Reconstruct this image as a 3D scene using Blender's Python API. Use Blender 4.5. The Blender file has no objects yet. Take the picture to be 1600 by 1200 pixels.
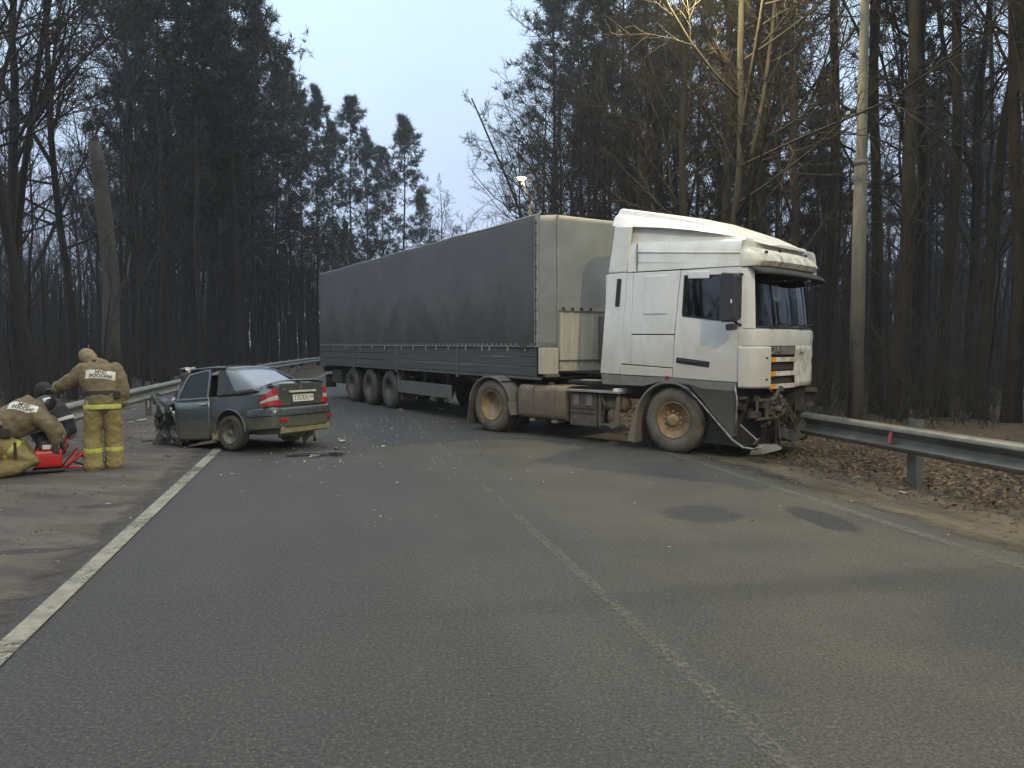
import bpy, bmesh, math, random
import numpy as np
from mathutils import Vector, Matrix

random.seed(7)
scene = bpy.context.scene
COL = scene.collection
R_ = math.radians

# ------------------------------------------------------------------ camera
CAM_H = 1.65
cam_d = bpy.data.cameras.new('camera'); cam_d.sensor_width = 36.0
cam_d.lens = 26.685; cam_d.clip_start = .05; cam_d.clip_end = 2000
cam = bpy.data.objects.new('camera', cam_d); COL.objects.link(cam)
cam.location = (0, 0, CAM_H); cam.rotation_euler = (R_(90 - 2.993), 0, 0)
scene.camera = cam

# ------------------------------------------------------------------ dusk overcast sky
world = bpy.data.worlds.new('World'); scene.world = world; world.use_nodes = True
wn, wl = world.node_tree.nodes, world.node_tree.links
wn.clear()
w_out = wn.new('ShaderNodeOutputWorld'); w_bg = wn.new('ShaderNodeBackground')
w_tc = wn.new('ShaderNodeTexCoord'); w_sep = wn.new('ShaderNodeSeparateXYZ')
wl.new(w_tc.outputs['Generated'], w_sep.inputs[0])
w_ramp = wn.new('ShaderNodeValToRGB')       # cloud layer: brighter overhead, lavender low down
cr = w_ramp.color_ramp
cr.elements[0].position = 0.0; cr.elements[0].color = (.53, .61, .83, 1)
cr.elements[1].position = 1.0; cr.elements[1].color = (1.45, 1.58, 1.72, 1)
e = cr.elements.new(.22); e.color = (.545, .675, .89, 1)
e = cr.elements.new(.42); e.color = (.60, .775, .945, 1)
wl.new(w_sep.outputs[2], w_ramp.inputs[0])
w_sky = wn.new('ShaderNodeTexSky'); w_sky.sky_type = 'NISHITA'; w_sky.sun_disc = False
w_sky.sun_elevation = R_(14); w_sky.sun_rotation = R_(188)
w_noise = wn.new('ShaderNodeTexNoise'); w_noise.inputs['Scale'].default_value = 2.2
w_noise.inputs['Detail'].default_value = 4
wl.new(w_tc.outputs['Generated'], w_noise.inputs['Vector'])
w_mr = wn.new('ShaderNodeMapRange'); w_mr.inputs[1].default_value = .3; w_mr.inputs[2].default_value = .7
w_mr.inputs[3].default_value = .88; w_mr.inputs[4].default_value = 1.08
wl.new(w_noise.outputs[0], w_mr.inputs[0])
w_mul = wn.new('ShaderNodeVectorMath'); w_mul.operation = 'SCALE'
wl.new(w_ramp.outputs[0], w_mul.inputs[0]); wl.new(w_mr.outputs[0], w_mul.inputs['Scale'])
wl.new(w_mul.outputs[0], w_bg.inputs[0]); w_bg.inputs[1].default_value = 1.44
w_bg2 = wn.new('ShaderNodeBackground'); w_bg2.inputs[1].default_value = .05
wl.new(w_sky.outputs[0], w_bg2.inputs[0])
w_mix = wn.new('ShaderNodeMixShader'); w_mix.inputs[0].default_value = .12
wl.new(w_bg.outputs[0], w_mix.inputs[1]); wl.new(w_bg2.outputs[0], w_mix.inputs[2])
wl.new(w_mix.outputs[0], w_out.inputs[0])

sun_d = bpy.data.lights.new('sun', 'SUN'); sun_d.energy = .6; sun_d.angle = R_(25)
sun_d.color = (.95, .97, 1.0)
sun = bpy.data.objects.new('sun', sun_d); COL.objects.link(sun)
# light travels away from the camera, slightly down: from azimuth behind the camera
sun.rotation_euler = Vector((.40, 1.0, -.42)).to_track_quat('-Z', 'Y').to_euler()

LAMP_W, LAMP_COL = 1350.0, (1.0, .80, .38)

vs = scene.view_settings
vs.view_transform = 'Standard'; vs.look = 'None'; vs.exposure = 0.0; vs.gamma = 1.0
vs.use_curve_mapping = False
try:
    scene.cycles.max_bounces = 6; scene.cycles.diffuse_bounces = 3
    scene.cycles.glossy_bounces = 3; scene.cycles.transparent_max_bounces = 12
    scene.cycles.sample_clamp_indirect = 4.0
except Exception:
    pass

# ------------------------------------------------------------------ helpers
def tag(o, label=None, cat=None, group=None, kind=None):
    if label: o['label'] = label
    if cat: o['category'] = cat
    if group: o['group'] = group
    if kind: o['kind'] = kind
    return o

def empty(name, loc=(0, 0, 0), rz=0.0, label=None, cat=None, group=None):
    o = bpy.data.objects.new(name, None); COL.objects.link(o)
    o.empty_display_size = .2
    o.location = loc; o.rotation_euler = (0, 0, rz)
    return tag(o, label, cat, group)

def link(name, me, mat=None, parent=None, loc=None, rot=None):
    o = bpy.data.objects.new(name, me); COL.objects.link(o)
    if mat is not None and len(me.materials) == 0: me.materials.append(mat)
    if parent is not None: o.parent = parent
    if loc is not None: o.location = loc
    if rot is not None: o.rotation_euler = rot
    return o

def mesh_np(name, V, faces, smooth=False):
    """numpy verts + list of (n,k) face arrays -> mesh"""
    me = bpy.data.meshes.new(name)
    V = np.asarray(V, dtype=np.float32)
    me.vertices.add(len(V)); me.vertices.foreach_set('co', V.ravel())
    idx = np.concatenate([f.ravel() for f in faces]).astype(np.int32)
    tot = np.concatenate([np.full(len(f), f.shape[1], np.int32) for f in faces])
    start = np.concatenate([[0], np.cumsum(tot)[:-1]]).astype(np.int32)
    me.loops.add(len(idx)); me.loops.foreach_set('vertex_index', idx)
    me.polygons.add(len(tot)); me.polygons.foreach_set('loop_start', start)
    me.polygons.foreach_set('loop_total', tot)
    if smooth: me.polygons.foreach_set('use_smooth', np.ones(len(tot), bool))
    me.update(calc_edges=True); me.validate()
    return me

class MB:
    def __init__(s): s.v = []; s.f = []
    def add(s, verts, faces):
        b = len(s.v); s.v += [tuple(map(float, p)) for p in verts]
        s.f += [tuple(i + b for i in f) for f in faces]; return s
    def box(s, c, d, rot=None):
        P = [Vector((x * d[0] / 2, y * d[1] / 2, z * d[2] / 2)) for x in (-1, 1) for y in (-1, 1) for z in (-1, 1)]
        if rot is not None:
            m = rot if isinstance(rot, Matrix) else Matrix.Rotation(rot[1], 3, rot[0])
            P = [m @ p for p in P]
        P = [p + Vector(c) for p in P]
        return s.add(P, [(0, 1, 3, 2), (4, 6, 7, 5), (0, 4, 5, 1), (2, 3, 7, 6), (0, 2, 6, 4), (1, 5, 7, 3)])
    def loft(s, rings, cap=True, closed=True):
        n = len(rings[0]); V = [p for r in rings for p in r]; Fc = []
        for i in range(len(rings) - 1):
            for j in range(n if closed else n - 1):
                k = (j + 1) % n
                Fc.append((i * n + j, i * n + k, (i + 1) * n + k, (i + 1) * n + j))
        if cap and closed:
            Fc.append(tuple(range(n - 1, -1, -1))); Fc.append(tuple(range((len(rings) - 1) * n, len(rings) * n)))
        return s.add(V, Fc)
    def tube(s, pts, r, n=8, cap=True, flat=None):
        """round (or elliptical, flat=(ref vector, ratio)) tube along pts; r scalar or list"""
        pts = [Vector(p) for p in pts]; rr = r if isinstance(r, (list, tuple)) else [r] * len(pts)
        rings = []; ref = Vector((0, 0, 1)) if flat is None else Vector(flat[0])
        prev = None
        for i, p in enumerate(pts):
            t = (pts[min(i + 1, len(pts) - 1)] - pts[max(i - 1, 0)]).normalized()
            a = ref - t * ref.dot(t)
            if a.length < .15:
                a = prev if prev is not None else Vector((1, 0, 0)); a = a - t * a.dot(t)
            a.normalize(); prev = a; b = t.cross(a)
            k = rr[i]; ka, kb = k if isinstance(k, (list, tuple)) else (k, k)
            rings.append([p + a * math.cos(2 * math.pi * j / n) * ka + b * math.sin(2 * math.pi * j / n) * kb for j in range(n)])
        return s.loft(rings, cap)
    def prism(s, poly, y0, y1, axis='y'):
        """poly (x,z) extruded along y (axis y), or (x,y) along z, or (y,z) along x"""
        f = {'y': lambda p, d: (p[0], d, p[1]), 'z': lambda p, d: (p[0], p[1], d), 'x': lambda p, d: (d, p[0], p[1])}[axis]
        return s.loft([[f(p, y0) for p in poly], [f(p, y1) for p in poly]])
    def frame(s, outer, inner, y0, y1):
        """panel with a hole in the xz plane; same point counts"""
        n = len(outer)
        V = [(p[0], y, p[1]) for y in (y0, y1) for p in outer] + [(p[0], y, p[1]) for y in (y0, y1) for p in inner]
        Fc = []
        for j in range(n):
            k = (j + 1) % n
            Fc += [(j, k, 2 * n + k, 2 * n + j), (n + j, 3 * n + j, 3 * n + k, n + k),
                   (j, n + j, n + k, k), (2 * n + j, 2 * n + k, 3 * n + k, 3 * n + j)]
        return s.add(V, Fc)
    def lathe(s, prof, n=32, axis='y', c=(0, 0, 0), closed=False):
        """prof (radius, offset along axis)"""
        rings = []
        for r, h in prof:
            ring = []
            for j in range(n):
                a = 2 * math.pi * j / n; u, v = r * math.cos(a), r * math.sin(a)
                p = {'y': (u, h, v), 'z': (u, v, h), 'x': (h, u, v)}[axis]
                ring.append((p[0] + c[0], p[1] + c[1], p[2] + c[2]))
            rings.append(ring)
        if closed: rings.append(rings[0])
        return s.loft(rings, cap=not closed)
    def mesh(s, name, smooth=False):
        me = bpy.data.meshes.new(name); me.from_pydata(s.v, [], s.f); me.update()
        bm = bmesh.new(); bm.from_mesh(me); bmesh.ops.recalc_face_normals(bm, faces=bm.faces); bm.to_mesh(me); bm.free()
        if smooth: me.polygons.foreach_set('use_smooth', [True] * len(me.polygons))
        return me
    def build(s, name, mat, parent=None, smooth=False, bevel=0, seg=2, sub=0, loc=None, rot=None, label=None, autosmooth=None):
        me = s.mesh(name, smooth or bool(autosmooth))
        o = link(name, me, mat, parent, loc, rot)
        if autosmooth:
            try: me.set_sharp_from_angle(angle=R_(autosmooth))
            except Exception: pass
        if bevel:
            m = o.modifiers.new('b', 'BEVEL'); m.width = bevel; m.segments = seg; m.limit_method = 'ANGLE'; m.angle_limit = R_(35)
            m.harden_normals = False
        if sub:
            m = o.modifiers.new('s', 'SUBSURF'); m.levels = sub; m.render_levels = sub
        if label: o['label'] = label
        return o

def bake(o):
    """apply the modifiers of o without operators"""
    dg = bpy.context.evaluated_depsgraph_get(); dg.update()
    me = bpy.data.meshes.new_from_object(o.evaluated_get(dg))
    mats = list(o.data.materials)
    o.modifiers.clear(); o.data = me
    if not me.materials:
        for m in mats: me.materials.append(m)
    return o

def boolean(o, cutter, op='DIFFERENCE'):
    m = o.modifiers.new('bool', 'BOOLEAN'); m.object = cutter; m.operation = op; m.solver = 'EXACT'
    bake(o); bpy.data.objects.remove(cutter)
    return o

# ---- materials
def new_mat(name):
    m = bpy.data.materials.new(name); m.use_nodes = True
    nt = m.node_tree; b = nt.nodes['Principled BSDF']
    return m, nt, b

def M(name, c1, c2=None, scale=6.0, rough=.6, metal=0.0, bump=0.0, bscale=60.0, dirt=None, stretch=None, spec=.5, coat=0.0, lo=.35, hi=.65, streak=None):
    """procedural: two tones by noise, fine bump, optional dirt=(colour, z_full, z_none, amount, scale)"""
    m, nt, b = new_mat(name); N, Lk = nt.nodes, nt.links
    tc = N.new('ShaderNodeTexCoord'); vec = tc.outputs['Object']
    if stretch:
        mp = N.new('ShaderNodeMapping'); mp.inputs['Scale'].default_value = stretch
        Lk.new(vec, mp.inputs[0]); vs_ = mp.outputs[0]
    else: vs_ = vec
    c2 = c2 or tuple(min(1, c * .82) for c in c1)
    nz = N.new('ShaderNodeTexNoise'); nz.inputs['Scale'].default_value = scale; nz.inputs['Detail'].default_value = 5
    nz.inputs['Roughness'].default_value = .62
    Lk.new(vs_, nz.inputs['Vector'])
    rp = N.new('ShaderNodeMapRange'); rp.inputs[1].default_value = lo; rp.inputs[2].default_value = hi; Lk.new(nz.outputs[0], rp.inputs[0])
    mx = N.new('ShaderNodeMix'); mx.data_type = 'RGBA'
    mx.inputs[6].default_value = (*c1, 1); mx.inputs[7].default_value = (*c2, 1); Lk.new(rp.outputs[0], mx.inputs[0])
    colr = mx.outputs[2]
    rgh = None
    if dirt:
        dc, z0, z1, amt, ds = dirt
        sp = N.new('ShaderNodeSeparateXYZ'); Lk.new(vec, sp.inputs[0])
        zr = N.new('ShaderNodeMapRange'); zr.inputs[1].default_value = z0; zr.inputs[2].default_value = z1
        zr.inputs[3].default_value = 1; zr.inputs[4].default_value = 0; Lk.new(sp.outputs[2], zr.inputs[0])
        n2 = N.new('ShaderNodeTexNoise'); n2.inputs['Scale'].default_value = ds; n2.inputs['Detail'].default_value = 7
        n2.inputs['Roughness'].default_value = .7; Lk.new(vec, n2.inputs['Vector'])
        ad = N.new('ShaderNodeMath'); ad.operation = 'ADD'; Lk.new(zr.outputs[0], ad.inputs[0]); Lk.new(n2.outputs[0], ad.inputs[1])
        r2 = N.new('ShaderNodeMapRange'); r2.inputs[1].default_value = .62; r2.inputs[2].default_value = 1.25
        r2.inputs[4].default_value = amt; Lk.new(ad.outputs[0], r2.inputs[0])
        m2 = N.new('ShaderNodeMix'); m2.data_type = 'RGBA'; m2.inputs[7].default_value = (*dc, 1)
        Lk.new(colr, m2.inputs[6]); Lk.new(r2.outputs[0], m2.inputs[0]); colr = m2.outputs[2]
        rr = N.new('ShaderNodeMapRange'); rr.inputs[3].default_value = rough; rr.inputs[4].default_value = .9
        Lk.new(r2.outputs[0], rr.inputs[0]); rgh = rr.outputs[0]
    if streak:
        mp2 = N.new('ShaderNodeMapping'); mp2.inputs['Scale'].default_value = (3, 3, .8); Lk.new(vec, mp2.inputs[0])
        n4 = N.new('ShaderNodeTexNoise'); n4.inputs['Scale'].default_value = 2.0; n4.inputs['Detail'].default_value = 6; n4.inputs['Roughness'].default_value = .7
        Lk.new(mp2.outputs[0], n4.inputs['Vector'])
        r4 = N.new('ShaderNodeMapRange'); r4.inputs[1].default_value = .54; r4.inputs[2].default_value = .78; r4.inputs[4].default_value = streak[1]; Lk.new(n4.outputs[0], r4.inputs[0])
        m4 = N.new('ShaderNodeMix'); m4.data_type = 'RGBA'; m4.inputs[7].default_value = (*streak[0], 1); Lk.new(colr, m4.inputs[6]); Lk.new(r4.outputs[0], m4.inputs[0]); colr = m4.outputs[2]
    Lk.new(colr, b.inputs['Base Color'])
    b.inputs['Roughness'].default_value = rough; b.inputs['Metallic'].default_value = metal
    if rgh is not None: Lk.new(rgh, b.inputs['Roughness'])
    b.inputs['Specular IOR Level'].default_value = spec
    if coat: b.inputs['Coat Weight'].default_value = coat; b.inputs['Coat Roughness'].default_value = .08
    if bump:
        n3 = N.new('ShaderNodeTexNoise'); n3.inputs['Scale'].default_value = bscale; n3.inputs['Detail'].default_value = 4
        Lk.new(vs_, n3.inputs['Vector'])
        bp = N.new('ShaderNodeBump'); bp.inputs['Strength'].default_value = bump; bp.inputs['Distance'].default_value = .02
        Lk.new(n3.outputs[0], bp.inputs['Height']); Lk.new(bp.outputs[0], b.inputs['Normal'])
    return m

def glass_mat(name, tint=(.6, .65, .65), alpha=.35, rough=.03):
    m, nt, b = new_mat(name); N, Lk = nt.nodes, nt.links
    tr = N.new('ShaderNodeBsdfTransparent'); tr.inputs[0].default_value = (*tint, 1)
    gl = N.new('ShaderNodeBsdfGlossy'); gl.inputs['Roughness'].default_value = rough
    fr = N.new('ShaderNodeFresnel'); fr.inputs[0].default_value = 1.36
    mr = N.new('ShaderNodeMath'); mr.operation = 'MULTIPLY_ADD'; mr.inputs[1].default_value = 1.0; mr.inputs[2].default_value = alpha * .1
    Lk.new(fr.outputs[0], mr.inputs[0])
    mx = N.new('ShaderNodeMixShader'); Lk.new(mr.outputs[0], mx.inputs[0]); Lk.new(tr.outputs[0], mx.inputs[1]); Lk.new(gl.outputs[0], mx.inputs[2])
    Lk.new(mx.outputs[0], N['Material Output'].inputs[0])
    return m

def emit_mat(name, col, st):
    m, nt, b = new_mat(name)
    b.inputs['Base Color'].default_value = (*col, 1)
    b.inputs['Emission Color'].default_value = (*col, 1); b.inputs['Emission Strength'].default_value = st
    return m

DUST = (.23, .185, .13)
MT = dict(
    white=M('cab_white_paint', (.80, .80, .78), (.74, .74, .72), 2.5, .33, coat=.25, bump=.02, bscale=3, streak=((.42, .38, .31), .38), dirt=((.40, .36, .28), .95, 2.3, .62, 3.5)),
    white_top=M('roof_white_paint', (.80, .80, .77), (.70, .69, .64), 3.0, .38, bump=.03, bscale=4, streak=((.45, .42, .35), .4)),
    cap=M('grimy_white_paint', (.66, .64, .56), (.20, .19, .16), 7.0, .5, bump=.2, bscale=20, lo=.46, hi=.74, stretch=(1, 1, .5)),
    band=M('grey_sill_plastic', (.20, .19, .175), (.15, .14, .13), 5, .7, dirt=((.24, .2, .15), .5, 1.3, .7, 4)),
    skirt=M('dark_skirt_plastic', (.035, .035, .035), (.055, .052, .046), 4, .6, bump=.05, dirt=((.10, .088, .07), .3, 1.2, .7, 5)),
    black=M('black_plastic', (.018, .018, .019), (.03, .03, .03), 6, .5),
    mirror=M('mirror_housing_plastic', (.03, .031, .034), (.045, .045, .05), 6, .45),
    interior=M('cab_interior', (.02, .02, .021), (.03, .03, .03), 4, .8),
    seat=M('seat_cloth', (.05, .05, .06), (.035, .035, .04), 20, .9),
    glass=glass_mat('window_glass'),
    orange=M('orange_reflector', (.85, .36, .02), (.7, .28, .02), 12, .4),
    barw=M('bare_grille_bar', (.75, .70, .62), (.45, .36, .28), 6, .5),
    junk=M('greasy_iron', (.032, .028, .024), (.07, .052, .038), 9, .7, bump=.3, bscale=30),
    junk2=M('dusty_bracket', (.12, .10, .078), (.06, .05, .04), 9, .75, bump=.25, bscale=30),
    chrome=M('bent_steel_trim', (.40, .39, .37), (.12, .115, .11), 10, .4, metal=.7),
    tyre=M('dusty_tyre_rubber', (.155, .13, .10), (.085, .074, .06), 5, .9, bump=.2, bscale=40),
    tyre_t=M('trailer_tyre_rubber', (.085, .08, .072), (.05, .048, .045), 5, .9, bump=.2, bscale=40),
    tread=M('tyre_tread_rubber', (.035, .033, .03), (.07, .06, .05), 6, .9, bump=.3, bscale=40),
    rim=M('rusty_dusty_rim', (.36, .24, .12), (.20, .14, .085), 9, .75, bump=.2, bscale=40),
    rim_d=M('dark_rim_steel', (.06, .052, .045), (.11, .09, .07), 8, .7),
    tank=M('dusty_tank_metal', (.20, .155, .11), (.13, .10, .075), 4, .7, bump=.08, bscale=12, dirt=((.12, .095, .07), .2, .9, .6, 6)),
    chassis=M('dark_chassis', (.02, .019, .018), (.04, .036, .03), 5, .8),
    guard=M('grey_mudguard', (.17, .165, .155), (.12, .11, .10), 6, .7, dirt=((.2, .16, .11), .3, 1.0, .6, 5)),
    alu=M('aluminium_plank', (.34, .33, .30), (.26, .25, .22), 6, .5, metal=.3),
    tarp=M('grey_truck_tarpaulin', (.118, .115, .112), (.094, .092, .090), 1.1, .5, bump=.12, bscale=2.2, streak=((.055, .055, .055), .5), dirt=((.052, .05, .046), 1.2, 3.0, .85, 1.3)),
    tarp_f=M('pale_front_tarpaulin', (.255, .265, .262), (.20, .207, .203), 1.6, .55, bump=.08, bscale=3),
    board=M('grey_sideboard_aluminium', (.085, .083, .08), (.062, .06, .056), 4, .6, stretch=(.3, 1, 6), bump=.03),
    front_wall=M('weathered_front_wall', (.50, .48, .41), (.40, .375, .30), 5, .55, stretch=(1, 4, .5)),
    lace=M('pale_lacing_strip', (.36, .36, .33), (.26, .26, .24), 8, .6),
    dirty_steel=M('dirty_trailer_steel', (.12, .115, .105), (.08, .075, .068), 6, .65),
    boxp=M('dusty_side_guard_panel', (.13, .13, .115), (.095, .092, .08), 5, .6),
    rail=M('galvanised_rail', (.20, .20, .17), (.105, .104, .09), 3, .5, metal=.35, bump=.04, bscale=25, stretch=(1, 1, 1)),
    rail_pale=M('pale_galvanised_rail', (.30, .30, .265), (.20, .198, .175), 3, .5, metal=.3, bump=.04, bscale=25),
    post=M('galvanised_post', (.17, .175, .165), (.10, .10, .09), 7, .6, metal=.3, bump=.1),
    pole=M('grey_concrete_pole', (.105, .102, .087), (.066, .064, .054), 7, .85, bump=.15, bscale=50, stretch=(1, 1, .25)),
    ink=M('black_stencil_paint', (.03, .03, .03), None, 8, .8),
    car=M('grey_green_car_paint', (.088, .102, .104), (.074, .087, .09), 2, .25, metal=.3, coat=.5, dirt=((.21, .20, .12), .12, .62, .8, 5)),
    car_lit=M('lamplit_lid_paint', (.10, .112, .10), (.085, .095, .09), 3, .34, metal=.4, coat=.4, dirt=((.19, .175, .11), .2, 1.0, .55, 4)),  # body paint copy for boot lid and spoiler, lamplight painted in as lighter olive
    crush=M('crumpled_car_sheet', (.05, .056, .06), (.12, .12, .12), 6, .35, metal=.6, bump=.5, bscale=14),
    silver_tear=M('torn_bare_metal', (.60, .60, .56), (.3, .3, .27), 12, .4, metal=.6),
    carglass=M('frosted_rear_glass', (.17, .19, .24), (.20, .225, .28), 3, .12, spec=.8),
    darkglass=M('dark_side_glass', (.008, .009, .010), (.012, .012, .012), 3, .12, spec=.3),
    red_lens=M('red_lens', (.42, .02, .022), (.30, .015, .015), 14, .18, coat=.6),
    clear_lens=M('clear_lens', (.56, .53, .51), (.38, .34, .33), 18, .15, coat=.6),
    plate=M('number_plate_white', (.78, .77, .72), (.70, .69, .64), 9, .4),
    muddy=M('muddy_underbody', (.34, .32, .18), (.18, .17, .10), 7, .85, bump=.4, bscale=25),
    wheelp=M('silver_steel_wheel', (.17, .16, .125), (.09, .085, .068), 9, .5, metal=.3),
    suit=M('tan_fire_suit', (.185, .15, .082), (.15, .12, .067), 6, .85, bump=.5, bscale=18),
    suit_y=M('yellowish_fire_trousers', (.31, .25, .10), (.25, .20, .082), 6, .85, bump=.5, bscale=18),
    hood=M('tan_hood_cloth', (.27, .21, .135), (.21, .165, .105), 14, .9, bump=.2),
    refl=M('lime_reflective_band', (.58, .60, .13), (.44, .46, .11), 12, .45),
    refl_w=M('silver_reflective_band', (.80, .80, .74), (.66, .66, .6), 12, .4),
    patch=M('white_back_patch', (.72, .70, .62), (.62, .60, .54), 14, .6),
    belt=M('dark_belt_webbing', (.028, .022, .018), (.04, .033, .028), 14, .8),
    dark_suit=M('black_rescue_suit', (.014, .014, .017), (.024, .024, .027), 9, .8, bump=.3, bscale=22),
    skin=M('skin', (.42, .24, .17), (.36, .20, .14), 20, .55),
    glove=M('work_glove', (.06, .05, .045), (.10, .085, .07), 18, .85),
    boot=M('black_boot_rubber', (.02, .02, .02), (.035, .033, .03), 10, .6),
    helmet=M('white_helmet', (.66, .66, .64), (.52, .52, .5), 6, .25, coat=.4),
    red=M('red_pump_paint', (.62, .022, .02), (.45, .015, .015), 8, .32, coat=.4),
    debris_d=M('dark_debris_plastic', (.02, .02, .022), (.04, .04, .04), 10, .45),
    debris_w=M('pale_debris_plastic', (.62, .61, .56), (.40, .39, .36), 10, .4),
    bark=M('dark_grey_bark', (.024, .0225, .021), (.0085, .008, .0075), 6, .95, bump=1.0, bscale=14, stretch=(1, 1, .25)),
    bark_p=M('pine_bark', (.025, .0205, .018), (.009, .008, .0075), 5, .95, bump=1.0, bscale=12, stretch=(1, 1, .3)),
    bark_l=M('pale_snag_wood', (.095, .09, .078), (.05, .046, .04), 4, .9, bump=.6, bscale=14, stretch=(1, 1, .2)),
    twig=M('bare_twigs', (.036, .031, .027), (.022, .019, .017), 2, .9),
    needle=M('pine_needles', (.028, .037, .026), (.016, .022, .017), 1.2, .7),
    leaf=M('dry_fallen_leaves', (.21, .14, .075), (.085, .056, .034), 2.5, .8, lo=.3, hi=.7),
)

# ------------------------------------------------------------------ road geometry
def centre_line():
    pts = []; x, y = 0.0, 0.0; th0 = -.2356
    # start behind the camera on the straight: offset +1.73 m to the right of the origin line is the centre marking
    u = Vector((math.sin(th0), math.cos(th0))); r = Vector((math.cos(th0), -math.sin(th0)))
    p = r * 1.73 + u * (-40); s = -40.0
    th = th0
    while s < 150:
        pts.append((s, p.x, p.y, th))
        ds = .5; s += ds
        if s < 13: k = 0
        elif s < 46: k = .0032
        elif s < 54: k = .004
        elif s < 100: k = 1 / 62
        else: k = 0
        th += k * ds
        p = p + Vector((math.sin(th), math.cos(th))) * ds
    return np.array(pts)
CL = centre_line()
def rd(s, t):
    """t is measured from the centre marking, to the right"""
    x = np.interp(s, CL[:, 0], CL[:, 1]); y = np.interp(s, CL[:, 0], CL[:, 2]); th = np.interp(s, CL[:, 0], CL[:, 3])
    return (x + t * math.cos(th), y - t * math.sin(th), th)
def road_t(x, y):
    d = (CL[:, 1] - x) ** 2 + (CL[:, 2] - y) ** 2; i = int(np.argmin(d)); th = CL[i, 3]
    return (x - CL[i, 1]) * math.cos(th) - (y - CL[i, 2]) * math.sin(th), CL[i, 0]
def strip(name, t0, t1, z, mat, s0=-38, s1=148, ds=1.0, cols=1, wob=None, zf=None):
    ss = np.arange(s0, s1 + .01, ds); V = []; F4 = []
    for i, s in enumerate(ss):
        for c in range(cols + 1):
            t = t0 + (t1 - t0) * c / cols
            if wob and c in wob: t += random.uniform(-wob[c], wob[c])
            x, y, _ = rd(s, t); V.append((x, y, z if zf is None else zf(c)))
    w = cols + 1
    for i in range(len(ss) - 1):
        for c in range(cols):
            F4.append((i * w + c, i * w + c + 1, (i + 1) * w + c + 1, (i + 1) * w + c))
    me = mesh_np(name, V, [np.array(F4)], True)
    return tag(link(name, me, mat), kind='structure')

F_ = 1186.0; PIT = math.atan(62 / F_)
def G(px, py, z=0.0):
    x = (px - 800) / F_; y = -(py - 600) / F_
    d = Vector((x, math.cos(PIT) + y * math.sin(PIT), -math.sin(PIT) + y * math.cos(PIT)))
    return Vector((0, 0, CAM_H)) + d * ((z - CAM_H) / d.z)

def pos_nodes(nt):
    g = nt.nodes.new('ShaderNodeNewGeometry'); return g.outputs['Position']
def nd(nt, typ, **kw):
    n = nt.nodes.new(typ)
    for k, v in kw.items():
        if k == 'op': n.operation = v
        elif isinstance(k, str) and k.startswith('i'): n.inputs[int(k[1:])].default_value = v
    return n
def noise(nt, vec, scale, detail=4, rough=.6):
    n = nt.nodes.new('ShaderNodeTexNoise'); n.inputs['Scale'].default_value = scale
    n.inputs['Detail'].default_value = detail; n.inputs['Roughness'].default_value = rough
    nt.links.new(vec, n.inputs['Vector']); return n.outputs[0]
def rng_(nt, v, a, b, c=0.0, d=1.0):
    n = nt.nodes.new('ShaderNodeMapRange'); n.interpolation_type = 'SMOOTHSTEP'
    for i, q in zip((1, 2, 3, 4), (a, b, c, d)): n.inputs[i].default_value = q
    nt.links.new(v, n.inputs[0]); return n.outputs[0]
def mixc(nt, fac, a, b):
    n = nt.nodes.new('ShaderNodeMix'); n.data_type = 'RGBA'
    if isinstance(fac, float): n.inputs[0].default_value = fac
    else: nt.links.new(fac, n.inputs[0])
    for k, q in ((6, a), (7, b)):
        if isinstance(q, tuple): n.inputs[k].default_value = (*q, 1)
        else: nt.links.new(q, n.inputs[k])
    return n.outputs[2]
def mth(nt, op, a, b=None, c=None):
    n = nt.nodes.new('ShaderNodeMath'); n.operation = op
    for k, q in enumerate((a, b, c)):
        if q is None: continue
        if isinstance(q, (int, float)): n.inputs[k].default_value = q
        else: nt.links.new(q, n.inputs[k])
    return n.outputs[0]
def local_frame(nt, pos, cx, cy, ang, sx, sy):
    """position -> ((p-c) rotated by -ang) / (sx, sy)"""
    mp = nt.nodes.new('ShaderNodeMapping'); mp.vector_type = 'TEXTURE'
    mp.inputs['Location'].default_value = (cx, cy, 0); mp.inputs['Rotation'].default_value = (0, 0, ang)
    mp.inputs['Scale'].default_value = (sx, sy, 1); nt.links.new(pos, mp.inputs[0]); return mp.outputs[0]
def ellipse(nt, pos, cx, cy, ang, sx, sy, edge=.35, wob=.35, wsc=1.2):
    v = local_frame(nt, pos, cx, cy, ang, sx, sy)
    sp = nt.nodes.new('ShaderNodeSeparateXYZ'); nt.links.new(v, sp.inputs[0])
    r2 = mth(nt, 'ADD', mth(nt, 'MULTIPLY', sp.outputs[0], sp.outputs[0]), mth(nt, 'MULTIPLY', sp.outputs[1], sp.outputs[1]))
    n = noise(nt, pos, wsc, 4); r2 = mth(nt, 'ADD', r2, mth(nt, 'MULTIPLY', mth(nt, 'SUBTRACT', n, .5), wob * 2))
    return rng_(nt, r2, 1 - edge, 1 + edge, 1.0, 0.0)

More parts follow.
